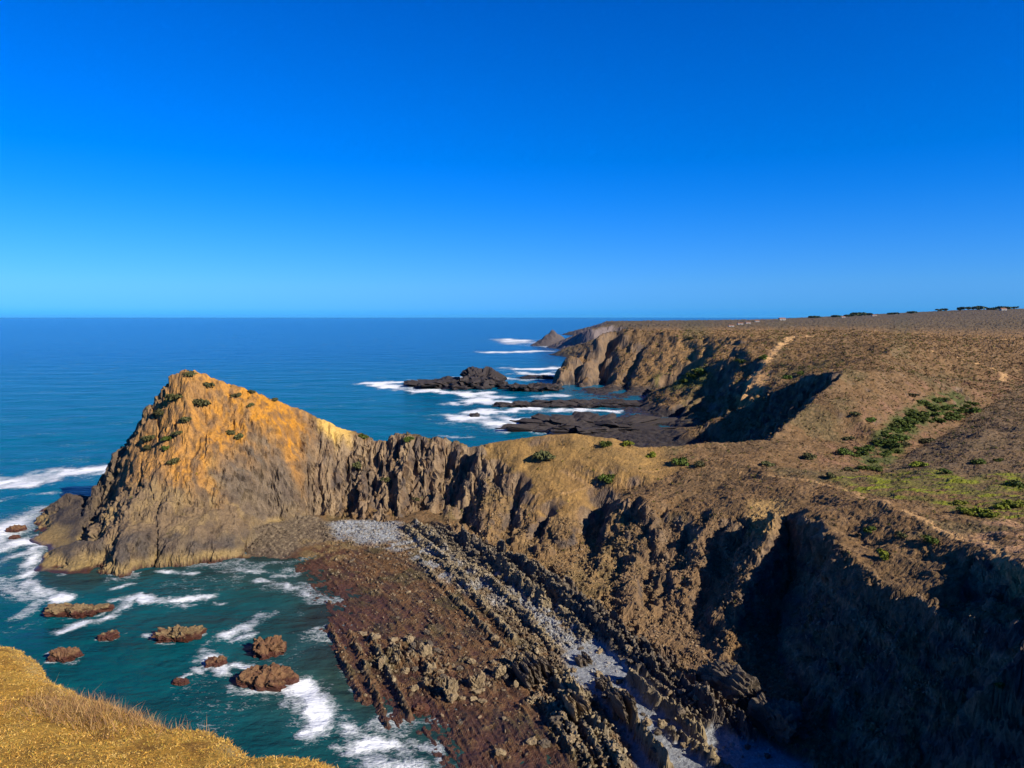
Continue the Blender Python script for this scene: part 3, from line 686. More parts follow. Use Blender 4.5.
# water depth under each point of the sea
ci = np.clip(np.searchsorted(UC, SUC), 0, NC - 1); ri = np.clip(np.searchsorted(ROW, SROW), 0, NR - 1)
dep = -Zd[np.ix_(ri, ci)]; dep[:, (SUC < UC[0]) | (SUC > UC[-1])] = 6
dep[SROW < ROW[0]] = 2.5; dep = np.clip(dep, -1, 30)
foam = np.zeros(SX.shape, F32)
def sea(pp): return [PZ(px, py)[:2] for px, py in pp]
FOAM = [ # line on the water, half width in metres, strength
 ([(14,480),(40,475),(62,476),(85,471)], 7, 1.0), ([(100,474),(116,472)], 5, .7), ([(0,500),(30,494),(60,493)], 2.5, .55),
 ([(-15,545),(0,530),(20,522),(44,508)], 5.5, 1.1), ([(-10,552),(12,544),(28,540),(46,543)], 4, 1.1), ([(-5,565),(14,556),(32,552)], 3, .75), ([(38,548),(34,560),(28,575)], 2.5, .95), ([(-10,580),(10,590),(24,598)], 3, .6),
 ([(28,583),(45,594),(66,598)], 2.2, .75), ([(48,594),(62,601)], 2.2, 1.0), ([(112,588),(130,584)], 1.2, .8),
 ([(136,595),(150,601),(172,600),(208,597)], 1.7, 1.0), ([(172,600),(184,607)], 1.4, .8), ([(131,598),(126,608),(105,618),(82,624),(60,632)], 1.5, .95), ([(112,600),(131,598)], 1.4, .7), ([(10,630),(40,622)], 2.2, .5), ([(20,617),(44,600)], 2.0, .55),
 ([(160,571),(178,573),(198,573)], 1.1, .95), ([(222,569),(250,570),(284,576)], 1.6, .6), ([(258,580),(285,584),(307,595)], 1.6, .7), ([(214,602),(222,604)], 1.0, .7),
 ([(226,634),(244,626),(258,618),(272,612)], 2.0, .95), ([(212,640),(232,640),(246,636)], 1.8, .7), ([(204,650),(212,660),(222,672)], 1.6, .95), ([(196,662),(200,672)], 1.2, .7),
 ([(146,634),(160,638)], 1.0, .95), ([(46,654),(58,650)], .8, .9), ([(50,662),(70,660)], .7, .6), ([(98,640),(112,638)], .6, .7), ([(176,682),(190,674)], .8, .7),
 ([(236,664),(262,672),(266,678)], 1.0, .9), ([(232,688),(262,692),(290,690)], 1.5, .7), ([(262,693),(290,700),(306,706)], 1.5, .55),
 ([(296,686),(308,692),(316,704),(322,722),(318,733)], 2.2, 1.25), ([(306,700),(312,716),(308,730)], 1.8, 1.0), ([(285,700),(300,714),(300,726)], 1.7, .55),
 ([(338,716),(352,726),(360,740)], 1.8, .75), ([(352,748),(378,744),(398,746),(408,754)], 1.9, 1.1), ([(356,758),(380,760),(408,764)], 2.0, .9), ([(412,742),(438,750),(440,768)], 1.5, .6), ([(330,748),(345,752)], 1.2, .5), ([(384,775),(410,772)], 2, .9),
 ([(374,383),(392,387),(430,391),(470,393),(494,397)], 9, 1.1), ([(376,383),(402,382),(420,381)], 8, 1.0), ([(455,378),(462,377)], 5, .8),
 ([(470,399),(500,403),(530,405),(560,404)], 9, .9), ([(482,412),(510,411),(532,408)], 8, 1.05), ([(465,417),(490,421),(520,427),(560,431)], 8, 1.25), ([(500,417),(530,421),(555,427)], 6, .9), ([(540,430),(566,433)], 5, .9),
 ([(450,404),(463,404)], 5, .9), ([(562,411),(585,409),(610,411)], 6, 1.1), ([(535,398),(560,395)], 8, .8), ([(502,378),(530,380)], 10, .9), ([(519,369),(540,369),(556,368)], 14, 1.0), ([(523,373),(552,375)], 10, .8),
 ([(492,352),(498,352)], 18, 1.1), ([(503,352.5),(520,352),(542,351)], 16, .9), ([(505,339.5),(522,341),(536,343)], 35, .95), ([(538,346),(563,347)], 20, 1.0), ([(515,343),(528,345)], 25, .7),
 ([(445,436),(458,438),(470,437)], 3, .5), ([(430,420),(450,424)], 4, .35)]
for pp, wd, st in FOAM:
    L = sea(pp)
    xa = [q_[0] for q_ in L]; ya = [q_[1] for q_ in L]
    r0, r1 = np.searchsorted(SROW, min(ya) - 4*wd), np.searchsorted(SROW, max(ya) + 4*wd)
    if r1 <= r0: continue
    sl_ = slice(r0, r1)
    wb = 1.5 if ya[0] > 260 else .55
    d = segdist(SX[sl_] + wd*wb*n2(SX[sl_]/wd/1.6, SY[sl_]/wd/2.4, 7), SY[sl_] + wd*wb*(n2(SX[sl_]/wd/1.6, SY[sl_]/wd/2.4, 8) + .6*n2(SX[sl_]/wd/.6, SY[sl_]/wd/1.0, 9)), L)
    bk = ss(-.45, .25, n2(SX[sl_]/wd/3.2, SY[sl_]/wd/3.2, 41))*.5 + .5
    st = st*bk*(1.1 if ya[0] > 260 else 1); wd = wd*(1.25 if ya[0] > 260 else .9)
    foam[sl_] = np.maximum(foam[sl_], st*(.72*np.exp(-(d/wd)**2) + .34*np.exp(-(d/(2.3*wd))**2)))
for (rx_, ry_, rr_, sg) in ((73,617,9,.6),(107,640,3.2,.55),(174,642,7,.7),(61,662,4.5,.7),(180,685,2.6,.6),(214,667,3.4,.8),(266,659,5.5,.6),(265,690,7,.75)):
    qx, qy = sea([(rx_, ry_)])[0]; d = np.hypot((SX - qx), (SY - qy - rr_*.3)*1.5) + 1.2*n2(SX/2.2, SY/2.2, 31)
    foam = np.maximum(foam, .8*sg*np.exp(-((d - rr_*.62)/1.1)**2)*ss(-.35, .35, n2(SX/5, SY/5, 33)))
shore = ss(1.6, .15, dep)*ss(.1, .45, fbm(SX/12, SY/12, 2, 12) + .12)
foam = np.maximum(foam, shore*.48*ss(560, 100, SY))
foam = np.maximum(foam, .22*ss(.25, .5, fbm(SX/30, SY/30, 3, 14)))
deepf = ss(0, 9, dep)
wc = np.zeros(SX.shape + (3,), F32); wc[:] = (.004, .062, .072)
wc = mixc(wc, (.000, .094, .152), ss(150, 330, SY - .35*SX))
wc = mixc(wc, (.000, .064, .175), ss(330, 1400, SY - .2*SX))
wc = mixc(wc, (.030, .026, .030), ss(1.0, .25, dep)*ss(260, 200, SY)*.9)
wc = mixc(wc, (.030, .050, .038), ss(2.6, .6, dep)*ss(260, 200, SY)*.5)
shal = np.exp(-((SX + 36)**2/110 + (SY - 140)**2/500))
wc = mixc(wc, (.032, .030, .036), shal*.7)
sand = np.exp(-((SX + 31)**2/70 + (SY - 116)**2/60))
wc = mixc(wc, (.050, .050, .035), sand*.75)
wc = mixc(wc, (.0, .10, .12), foam*.55)
M_sea, t, p = nodes('sea_water')
pos = geo(t)
fa = attr(t, 'foam').outputs['Fac']
mp = t.nodes.new('ShaderNodeMapping'); mp.inputs['Scale'].default_value = (1, 1.7, 1); mp.inputs['Rotation'].default_value = (0, 0, .35); t.links.new(pos, mp.inputs['Vector'])
nA = nz(t, .55, 6, .62, mp.outputs[0]); nB = nz(t, 2.2, 4, .65, mp.outputs[0])
nn_ = math_(t, 'ADD', math_(t, 'MULTIPLY', nA, .7), math_(t, 'MULTIPLY', nB, .3))
nC = nz(t, .13, 5, .6, mp.outputs[0])
nn_ = math_(t, 'ADD', math_(t, 'MULTIPLY', nn_, .72), math_(t, 'MULTIPLY', nC, .28))
wrp = t.nodes.new('ShaderNodeMix'); wrp.data_type = 'RGBA'; wrp.inputs[0].default_value = .35
nw = t.nodes.new('ShaderNodeTexNoise'); nw.inputs['Scale'].default_value = .35; nw.inputs['Detail'].default_value = 3; t.links.new(mp.outputs[0], nw.inputs['Vector'])
vadd = t.nodes.new('ShaderNodeVectorMath'); vadd.operation = 'MULTIPLY_ADD'; t.links.new(nw.outputs['Color'], vadd.inputs[0]); vadd.inputs[1].default_value = (3.2, 3.2, 3.2); t.links.new(mp.outputs[0], vadd.inputs[2])
def lace(scale):
    vo = t.nodes.new('ShaderNodeTexVoronoi'); vo.feature = 'DISTANCE_TO_EDGE'; vo.inputs['Scale'].default_value = scale; t.links.new(vadd.outputs[0], vo.inputs['Vector'])
    return mrange(t, vo.outputs['Distance'], .0, .28, 1, 0)
lc_ = math_(t, 'MAXIMUM', lace(.55), math_(t, 'MULTIPLY', lace(1.3), .8))
nn_ = math_(t, 'ADD', math_(t, 'MULTIPLY', nn_, .85), math_(t, 'MULTIPLY', lc_, .13))
ff = mrange(t, math_(t, 'ADD', nn_, math_(t, 'MULTIPLY', fa, .46)), .66, .94, 0, 1)
streak = mrange(t, nz(t, .05, 5, .6, mp.outputs[0]), .3, .7, .80, 1.22)
cs = t.nodes.new('ShaderNodeCombineColor'); [t.links.new(streak, cs.inputs[i]) for i in range(3)]
basec = mixn(t, 1.0, attr(t, 'albedo').outputs['Color'], cs.outputs[0], 'MULTIPLY')
t.links.new(mixn(t, ff, basec, (.80, .84, .86)), p.inputs['Base Color'])
t.links.new(mrange(t, ff, 0, 1, .16, .8), p.inputs['Roughness'])
p.inputs['IOR'].default_value = 1.33; p.inputs['Specular IOR Level'].default_value = .035
wv = t.nodes.new('ShaderNodeMapping'); wv.inputs['Scale'].default_value = (.55, 1.0, 1); wv.inputs['Rotation'].default_value = (0, 0, .25); t.links.new(pos, wv.inputs['Vector'])
hgt = math_(t, 'ADD', math_(t, 'ADD', math_(t, 'MULTIPLY', nz(t, .10, 3, .5, wv.outputs[0]), 3.2), math_(t, 'MULTIPLY', nz(t, .028, 2, .5, wv.outputs[0]), 9.0)), math_(t, 'ADD', nz(t, .55, 5, .6, wv.outputs[0]), math_(t, 'MULTIPLY', ff, .35)))
bump(t, p, hgt, 1.0, .75)
sy = t.nodes.new('ShaderNodeSeparateXYZ'); t.links.new(pos, sy.inputs[0])
bn = [n_ for n_ in t.nodes if n_.type == 'BUMP'][0]; t.links.new(mrange(t, sy.outputs[1], 150, 1600, 1.0, .6), bn.inputs['Strength'])
nr, nc = SX.shape; idq = np.arange(nr*nc).reshape(nr, nc)
qq = np.stack([idq[:-1, :-1], idq[:-1, 1:], idq[1:, 1:], idq[1:, :-1]], -1).reshape(-1, 4)
SZ = .12*fbm(SX/6, SY/9, 2, 200)*ss(700, 200, SY)
kq = (fmax(dep) > -.6)
o = np_mesh('sea', np.stack([SX, SY, SZ], -1).reshape(-1, 3), qq[kq], mats=[M_sea])
fattr(o.data, 'foam', foam); cattr(o.data, 'albedo', np.clip(wc*np.array([.6, 1.1, 1.15], F32), 0, 1).reshape(-1, 3)); tag(o, kind='structure')
print('water', SX.shape)

# ------------------------------------------------------------------ rocks and plants (things)
import bmesh
def ico(sub):
    bm = bmesh.new(); bmesh.ops.create_icosphere(bm, subdivisions=sub, radius=1)
    v = np.array([x.co[:] for x in bm.verts], F32); f = np.array([[x.index for x in q_.verts] for q_ in bm.faces], np.int32); bm.free()
    return v, f
ICO = {k: ico(k) for k in (1, 2, 3, 4, 5)}
def land(px, py, zarr=None):
    x_, y_, z_, j, c_ = hit(px, py, PZ_ if zarr is None else zarr)
    return x_, y_, z_
def ground(x_, y_):
    j = int(np.clip(np.searchsorted(ROW, y_), 0, NR - 1)); c_ = int(np.clip(np.searchsorted(UC, x_/y_), 0, NC - 1))
    return float(PZ_[j, c_])
def rock_verts(sx, sy, sz, seed, sub=4, block=3.5, rough=.22, beds=0., dip=(.8, .1, .55), jag=.5):
    v, f = ICO[sub]
    d = v/((np.abs(v)**block).sum(1)**(1/block))[:, None]
    P = d*np.array([sx, sy, sz], F32)
    L = (sx*sy*sz)**(1/3)
    o_ = seed*13.7
    val, dc = cells3(P[:, 0]/(L*.55) + o_, P[:, 1]/(L*.55), P[:, 2]/(L*.55), seed)
    val2, dc2 = cells3(P[:, 0]/(L*.24) + o_, P[:, 1]/(L*.24), P[:, 2]/(L*.24), seed + 5)
    n_ = n3(P[:, 0]/L*.9 + o_, P[:, 1]/L*.9, P[:, 2]/L*.9, seed) + .5*n3(P[:, 0]/L*2.3 + o_, P[:, 1]/L*2.3, P[:, 2]/L*2.3, seed + 1)
    k = 1 + rough*(n_ + .95*(val*.7 - .12*dc) + .40*(val2*.7 - .12*dc2))
    if beds:
        q_ = (P*np.array(dip, F32)).sum(1)/(L*.22) + .5*n_
        k = k*(1 + beds*(ss(.25, .75, np.abs((q_ % 1) - .5)*2) - .5))
    P = P*k[:, None]
    jg = ridged(P[:, 0]/(L*.50) + o_, P[:, 1]/(L*.8), 3, seed + 9) - .55
    P[:, 2] = np.where(P[:, 2] > 0, P[:, 2]*(1 + jag*jg), P[:, 2])
    return P.astype(F32), f
def rock_material(name, c0, c1, cdark, foot=None, foot_h=1.2, wet_h=.45):
    m, t, p = nodes(name); pos = geo(t)
    base = mixn(t, mrange(t, nz(t, .9, 5, .6, pos), .35, .65, 0, 1), c0, c1)
    base = mixn(t, mrange(t, nz(t, 2.2, 5, .65, pos), .52, .72, 0, 1), base, cdark)
    sep = t.nodes.new('ShaderNodeSeparateXYZ'); t.links.new(pos, sep.inputs[0])
    zj = math_(t, 'ADD', sep.outputs[2], math_(t, 'MULTIPLY', math_(t, 'SUBTRACT', nz(t, .8, 3, .5, pos), .5), 1.6))
    if foot: base = mixn(t, mrange(t, zj, foot_h, foot_h + .35, 1, 0), base, foot)
    t.links.new(base, p.inputs['Base Color'])
    t.links.new(mrange(t, sep.outputs[2], wet_h, wet_h + .5, .35, .92), p.inputs['Roughness'])
    p.inputs['Specular IOR Level'].default_value = .25
    bump(t, p, nz(t, 3.0, 7, .7, pos), .9, .3)
    return m
M_rtan = rock_material('tan_rock', (.24, .175, .085), (.15, .095, .05), (.07, .045, .03), (.075, .028, .018), .9)
M_rred = rock_material('red_brown_rock', (.20, .115, .055), (.125, .060, .033), (.06, .032, .022), (.070, .026, .017), .7)
M_rpale = rock_material('pale_rock', (.30, .235, .14), (.20, .145, .085), (.09, .065, .045))
M_rdark = rock_material('dark_rock', (.036, .031, .032), (.052, .042, .038), (.022, .019, .021), (.024, .020, .021), 1.0, 1.0)
M_rgrey = rock_material('grey_rock', (.15, .12, .085), (.10, .08, .06), (.05, .042, .035))
M_rhazed = rock_material('far_rock', (.085, .072, .075), (.11, .092, .088), (.055, .05, .055))  # grey-mauve tones: distance haze put into the islet's colour
def place_rock(name, label, cat, x_, y_, z_, size, mat, seed, rot=0., group=None, smooth=False, **kw):
    v, f = rock_verts(*size, seed, **kw)
    o = np_mesh(name, v, tris=f, mats=[mat], smooth=smooth)
    o.location = (x_, y_, z_); o.rotation_euler = (0, 0, rot)
    return tag(o, label, cat, group)
G_SEA = 'rocks standing in the water of the cove'
def sea_rock(x0, x1, yt, yb, label, mat, seed, depth=.8, **kw):
    x_, y_, _ = PZ((x0 + x1)/2, yb - (yb - yt)*.12, 0)
    wd = (x1 - x0)/FPX*y_/2*.9; hh = (yb - yt)/FPX*y_*.35
    return place_rock('sea_rock', label, 'rock', x_, y_ + wd*depth*.55, .05, (wd*1.02, wd*depth, hh), mat, seed, group=G_SEA, **kw)
sea_rock(41, 104, 597, 618, 'long low tan rock with a flat top in the water off the headland foot', M_rtan, 3, .42, sub=5, beds=.10, block=4.5)
sea_rock(97, 117, 627, 641, 'small round brown rock alone in the middle of the cove water', M_rtan, 4, .8, sub=4)
sea_rock(150, 198, 621, 643, 'ribbed tan rock with white surf at its left end, in open cove water', M_rtan, 5, .5, sub=5, beds=.16, dip=(1, .1, .1), block=4)
sea_rock(45, 77, 640, 663, 'dark red rock in the water just beyond the golden cliff-top grass', M_rred, 6, .8, sub=5, beds=.08)
sea_rock(171, 189, 675, 686, 'tiny low red rock awash, nearest the cliff-top grass edge', M_rred, 7, .6, sub=4)
sea_rock(203, 225, 652, 668, 'small red rock ringed by foam beside the two big red rocks', M_rred, 8, .8, sub=4)
sea_rock(247, 285, 624, 660, 'tall rugged red-brown rock close to the reef edge', M_rred, 9, .9, sub=5, rough=.26, block=2.6)
sea_rock(238, 292, 656, 691, 'biggest red-brown rock, crested and tan on top, with a wave breaking beside it', M_rred, 12, .75, sub=5, rough=.28, block=2.6)
sea_rock(6, 22, 521, 533, 'small dark red rock in white foam off the headland tip', M_rred, 14, .9, sub=4)
sea_rock(9, 18, 532, 540, 'tiny red rock lying in foam below the other tip rock', M_rred, 15, .9, sub=3)
# far reefs and islets
def far_rock(x0, x1, yt, yb, name, label, cat, seed, h, mat=None, **kw):
    x_, y0_, _ = PZ((x0 + x1)/2, yb, 0); y1_ = PZ(512, yt + h/H*(yt - 317)*1.0, 0)[1]
    dp = max(4, (y1_ - y0_)/2); ym = y0_ + dp; wd = (x1 - x0)/FPX*ym/2
    return place_rock(name, label, cat, x_*ym/y0_, ym, -.3, (wd, dp, h), mat or M_rdark, seed, **kw)
G_FAR = 'dark reefs awash off the far cliffs'
o = far_rock(412, 482, 378, 389, 'sea_reef', 'long dark reef running out into surf, lower end of the far point', 'reef', 21, 5, group=G_FAR, sub=5, rough=.4, block=2.6)
o = far_rock(462, 503, 371, 389, 'sea_reef', 'steep dark hump of rock standing highest on the far reef', 'reef', 22, 11, group=G_FAR, sub=5, rough=.3, block=3)
o = far_rock(500, 560, 383, 392, 'sea_reef', 'low dark reef joining the steep hump to the far cliffs', 'reef', 23, 4, group=G_FAR, sub=5, rough=.3, block=2.6, jag=.95)
o = far_rock(494, 552, 401, 407.5, 'sea_reef', 'thin dark reef between two bands of surf', 'reef', 24, 2.2, group=G_FAR, sub=5, rough=.3, block=2.4, jag=.95)
o = far_rock(535, 648, 398, 408, 'sea_reef', 'broad dark shelf of rock under the far tan cliff', 'reef', 25, 3, group=G_FAR, sub=5, rough=.3, block=2.6, jag=.95)
o = far_rock(508, 665, 414, 434, 'sea_reef', 'large dark tilted reef right behind the grassy neck', 'reef', 26, 4.5, group=G_FAR, sub=5, rough=.3, block=2.6, jag=.95)
o = far_rock(523, 552, 375, 379, 'sea_reef', 'small flat reef in surf beyond the steep hump', 'reef', 27, 2, group=G_FAR, sub=4, rough=.4)
o = far_rock(470, 480, 414, 417, 'sea_reef', 'tiny dark rock in the surf farthest out from the neck', 'reef', 28, 2, group=G_FAR, sub=3)
# pyramid islet far up the coast
x_, y_, _ = PZ(553, 345.5); wd = 24/FPX*y_
v, f = ICO[5]; rr = np.hypot(v[:, 0], v[:, 1])
P = v.copy(); P[:, 2] = np.maximum(0, (1 - rr)**1.25)*34 - 1; P[:, 0] *= wd; P[:, 1] *= wd*.7
P[:, 2] += 3.5*n2(P[:, 0]/7, P[:, 1]/7, 3)*(1 - rr) + 1.5*np.abs(n2(P[:, 0]/3, P[:, 1]/3, 5)); P[:, 0] += 3*n3(P[:, 0]/12, P[:, 1]/12, P[:, 2]/12, 3)
o = np_mesh('rock_islet', P[v[:, 2].clip(-9, 9) > -9], tris=f, mats=[M_rhazed], smooth=False); o.location = (x_, y_, 0)
tag(o, 'pointed pyramid islet standing in the sea far up the coast', 'islet')

# boulders and upright slabs on the reef
G_B = 'boulders and slabs on the reef'
def reef_rock(px, py, wpx, hpx, label, mat, seed, depth=.7, name='boulder', cat='boulder', rot=.3, **kw):
    x_, y_, z_ = land(px, py + hpx*.35)
    wd = wpx/FPX*y_/2; hh = hpx/FPX*y_*.62
    return place_rock(name, label, cat, x_, y_ + wd*depth*.4, z_ + hh*.15, (wd, wd*depth, hh), mat, seed, rot, G_B, **kw)
reef_rock(425, 652, 13, 15, 'pale yellow boulder standing tallest in the middle of the brown reef', M_rpale, 31, sub=4)
reef_rock(431, 668, 10, 12, 'pale jagged block at the foot of the tallest yellow boulder', M_rpale, 32, sub=4, rot=.7)
reef_rock(410, 640, 7, 8, 'small rounded pink-grey boulder left of the tallest yellow boulder', M_rpale, 33, sub=3)
reef_rock(451, 688, 13, 24, 'tall tan blocky outcrop at the head of the dark purple tide pool', M_rpale, 34, .6, sub=4, beds=.14, dip=(1, .2, .1), rough=.3)
reef_rock(477, 682, 15, 20, 'leaning tan outcrop right of the dark purple tide pool', M_rpale, 35, .6, sub=4, rough=.32, beds=.1)
reef_rock(500, 671, 12, 14, 'tan block between the tide pool outcrops and the dark slabs', M_rpale, 36, .7, sub=4)
reef_rock(513, 661, 6, 13, 'thin pale upright block beside the dark slabs', M_rpale, 37, .6, sub=3)
reef_rock(516, 684, 6, 9, 'single pale egg-shaped boulder in front of the dark slabs', M_rpale, 38, sub=3, block=2.2, rough=.1)
reef_rock(414, 690, 9, 7, 'flat yellowish boulder on the wet left side of the reef', M_rpale, 39, sub=3)
reef_rock(421, 710, 18, 9, 'low rounded red-brown boulder in the purple shallows', M_rred, 40, .7, sub=4, block=2.4, rough=.15)
reef_rock(381, 663, 6, 10, 'narrow tan boulder alone among the left ridges of the reef', M_rpale, 41, sub=3)
reef_rock(558, 741, 8, 8, 'pale rounded boulder on the red reef below the yellow slabs', M_rpale, 42, sub=3, block=2.4, rough=.12)
reef_rock(535, 700, 16, 8, 'knobbly tan ledge between the dark slabs and the yellow slabs', M_rpale, 43, .5, sub=4, rough=.35)
def slabs(px, py, n, wpx, hpx, label, mat, seed, lean=.25):
    """one outcrop: n beds of rock standing on edge side by side"""
    x_, y_, z_ = land(px, py + hpx*.3); V = []; Fc = []; off = 0
    W_ = wpx/FPX*y_; Hh = hpx/FPX*y_*.75; r_ = np.random.default_rng(seed)
    for k in range(n):
        th = W_/n*.36; ln = Hh*(.42 + .35*r_.random()); hh = Hh*(.36 + .26*r_.random())
        v, f = rock_verts(th, ln, hh, seed*7 + k, sub=4, block=6, rough=.16, jag=.12)
        cxk = (k - (n - 1)/2)*W_/n; v = v.copy(); v[:, 0] += cxk - v[:, 2]*lean; v[:, 1] += (r_.random() - .5)*Hh*.6
        V.append(v); Fc.append(f + off); off += len(v)
    o = np_mesh('slab_outcrop', np.concatenate(V), tris=np.concatenate(Fc), mats=[mat], smooth=False)
    o.location = (x_, y_ + .4, z_ + .1); o.rotation_euler = (0, 0, .40)
    return tag(o, label, 'outcrop', G_B)
slabs(535, 666, 6, 40, 34, 'row of dark slabs standing on edge at the top of the pebble strip', M_rgrey, 51)
slabs(580, 702, 5, 26, 26, 'row of yellow slabs standing on edge beside the pale pebbles', M_rpale, 52)
slabs(584, 660, 3, 17, 17, 'low brown slab block alone in the middle of the pebbles', M_rgrey, 53)
slabs(604, 682, 3, 16, 20, 'brown slab block below the lone one, casting its shadow on pebbles', M_rgrey, 54)
slabs(624, 706, 4, 22, 26, 'broken brown slabs heading the long ridge between two pebble lanes', M_rgrey, 55)
x_, y_, z_ = land(737, 704); place_rock('rock_buttress', 'big brown buttress block at the foot of the rib by the shaded cove', 'rock', x_ - .5, y_ + 3.2, z_ + .2, (2.3, 5.2, 3.6), M_rgrey, 61, .55, None, sub=5, rough=.16, block=3.2, beds=.10, dip=(1, .1, .35), jag=.25)
x_, y_, z_ = land(783, 738); place_rock('fallen_block', 'large dark fallen block on pebbles at the mouth of the shaded cove', 'rock', x_, y_ + 2.2, z_ + .2, (2.3, 3.8, 3.3), M_rgrey, 63, .5, None, sub=5, rough=.2, block=4, jag=.2)
for px, py, sd in ((768, 757, 1), (797, 748, 2), (805, 752, 3), (748, 748, 4)):
    reef_rock(px, py, 6, 5, 'small stone on shaded pebbles beside the large dark fallen block', M_rgrey, 70 + sd, name='stone', cat='stone', sub=3)
# scattered boulders: a few stones, copied
proto = []
for k in range(6):
    v, f = rock_verts(1, .8, .7, 80 + k, sub=3, block=3.2, rough=.25)
    proto.append(np_mesh('boulder', v, tris=f, mats=[M_rpale if k % 2 else M_rgrey], smooth=False, link=False))
r_ = np.random.default_rng(5); nb = 0
while nb < 120:
    px, py = r_.uniform(300, 700), r_.uniform(548, 762)
    x_, y_, z_, j, c_ = hit(px, py, PZ_)
    if m_reef[j, c_] < .8 or z_ < .25: continue
    if r_.random() > .25 + .75*max(finz2[j, c_], .5*finz[j, c_]): continue
    o = bpy.data.objects.new('boulder', proto[nb % 6]); COL.objects.link(o)
    s_ = r_.uniform(.28, .75); o.scale = (s_*r_.uniform(.8, 1.4), s_, s_*r_.uniform(.7, 1.1)); o.rotation_euler = (r_.uniform(-.3, .3), r_.uniform(-.3, .3), r_.uniform(0, 6.3))
    o.location = (x_, y_, z_ + s_*.2); tag(o, 'loose fist-shaped tan or grey boulder scattered on the reef', 'boulder', 'loose boulders scattered on the reef'); nb += 1

# ------------------------------------------------------------------ plants
def leaf_material(name, c0, c1, c2):
    m, t, p = nodes(name); pos = geo(t)
    oi = t.nodes.new('ShaderNodeObjectInfo')
    base = mixn(t, mrange(t, nz(t, 1.3, 4, .6, pos), .35, .65, 0, 1), c0, c1)
    base = mixn(t, mrange(t, nz(t, 6.0, 2, .6, pos), .5, .75, 0, 1), base, c2)
    hv = t.nodes.new('ShaderNodeHueSaturation'); t.links.new(base, hv.inputs['Color'])
    t.links.new(mrange(t, oi.outputs['Random'], 0, 1, .75, 1.25), hv.inputs['Value'])
    t.links.new(mrange(t, oi.outputs['Random'], 0, 1, .485, .512), hv.inputs['Hue'])
    t.links.new(hv.outputs[0], p.inputs['Base Color']); p.inputs['Roughness'].default_value = .75
    p.inputs['Specular IOR Level'].default_value = .2
    return m
M_green = leaf_material('shrub_green', (.055, .085, .012), (.085, .110, .016), (.030, .048, .010))
M_olive = leaf_material('shrub_olive', (.072, .076, .026), (.10, .095, .035), (.045, .046, .018))
M_bright = leaf_material('shrub_bright', (.13, .16, .012), (.17, .18, .016), (.07, .09, .012))
M_tree = leaf_material('tree_green', (.030, .045, .018), (.040, .055, .022), (.018, .028, .014))
M_bark = rock_material('bark', (.10, .07, .05), (.07, .05, .035), (.04, .03, .02))
def leaf_blob(n, rx, ry, rz, leaf, seed, lumps=6):
    r_ = np.random.default_rng(seed)
    cx = np.stack([r_.uniform(-.6, .6, lumps)*rx, r_.uniform(-.6, .6, lumps)*ry, r_.uniform(.15, .6, lumps)*rz], 1)
    cr = r_.uniform(.35, .62, lumps)
    k = r_.integers(0, lumps, n); d = r_.normal(size=(n, 3)); d /= np.linalg.norm(d, axis=1)[:, None]; d[:, 2] = np.abs(d[:, 2])*.9 - .15
    C = cx[k] + d*cr[k][:, None]*np.array([rx, ry, rz])*(r_.random(n)**.35)[:, None]
    C[:, 2] = np.maximum(C[:, 2], .02)
    nrm = d + .7*r_.normal(size=(n, 3)); nrm /= np.linalg.norm(nrm, axis=1)[:, None]
    t1 = np.cross(nrm, r_.normal(size=(n, 3))); t1 /= np.linalg.norm(t1, axis=1)[:, None]; t2 = np.cross(nrm, t1)
    s_ = leaf*r_.uniform(.6, 1.4, n)[:, None]
    V = np.stack([C - t1*s_ - t2*s_*.6, C + t1*s_ - t2*s_*.5, C + t1*s_*.5 + t2*s_, C - t1*s_*.7 + t2*s_*.8], 1).reshape(-1, 3)
    return V.astype(F32), np.arange(n*4).reshape(-1, 4)
SHRUB = {}
for kind, m in (('green', M_green), ('olive', M_olive), ('bright', M_bright)):
    SHRUB[kind] = [np_mesh('shrub', *leaf_blob(520, 1, 1, .85, .095, 300 + k + 17*len(SHRUB), 5 + k % 4), mats=[m], smooth=False, link=False) for k in range(4)]
nsh = 0
def shrub(px, py, wpx, label, kind='green', group=None, hz=.8, wide=1.0):
    global nsh
    x_, y_, z_ = land(px, py + wpx*.22)
    o = bpy.data.objects.new('shrub', SHRUB[kind][nsh % 4]); COL.objects.link(o)
    s_ = wpx/FPX*y_/2*(1.4 if px > 700 else 1.08)
    o.location = (x_, y_, z_ - .12*s_); o.scale = (s_*wide, s_*.95, s_*hz); o.rotation_euler = (0, 0, nsh*1.7); nsh += 1
    return tag(o, label, 'shrub', group)
def thicket(pts_, sizes, label, kind, group):
    for k, (a_, b_) in enumerate(pts_): shrub(a_, b_, sizes[k % len(sizes)], label, kind, group, .75)
v6 = lambda L: [(840 + a_/5.48, 380 + b_/5.48) for a_, b_ in L]
thicket(v6([(400,165),(350,225),(430,205),(380,185),(500,225),(560,105),(575,185),(640,165),(700,140),(450,120),(280,262),(310,305),(350,245),(330,275),(600,205),(620,180),(670,150),(590,150),(370,210),(300,240),(255,285),(335,220),(410,225),(520,105),(480,130),(545,215),(730,125),(300,345),(460,215)]), (9, 12, 10, 13, 8, 11), 'leafy green shrub in the dense thicket filling the valley floor', 'green', 'shrubs of the valley thicket')
thicket(v6([(265,300),(285,330),(330,310),(370,250),(390,230),(420,180),(470,175),(510,150),(560,145),(610,140),(640,195),(690,165),(715,160),(530,180),(460,190),(345,265)]), (13, 11, 15, 12, 10), 'leafy green shrub in the dense thicket filling the valley floor', 'green', 'shrubs of the valley thicket')
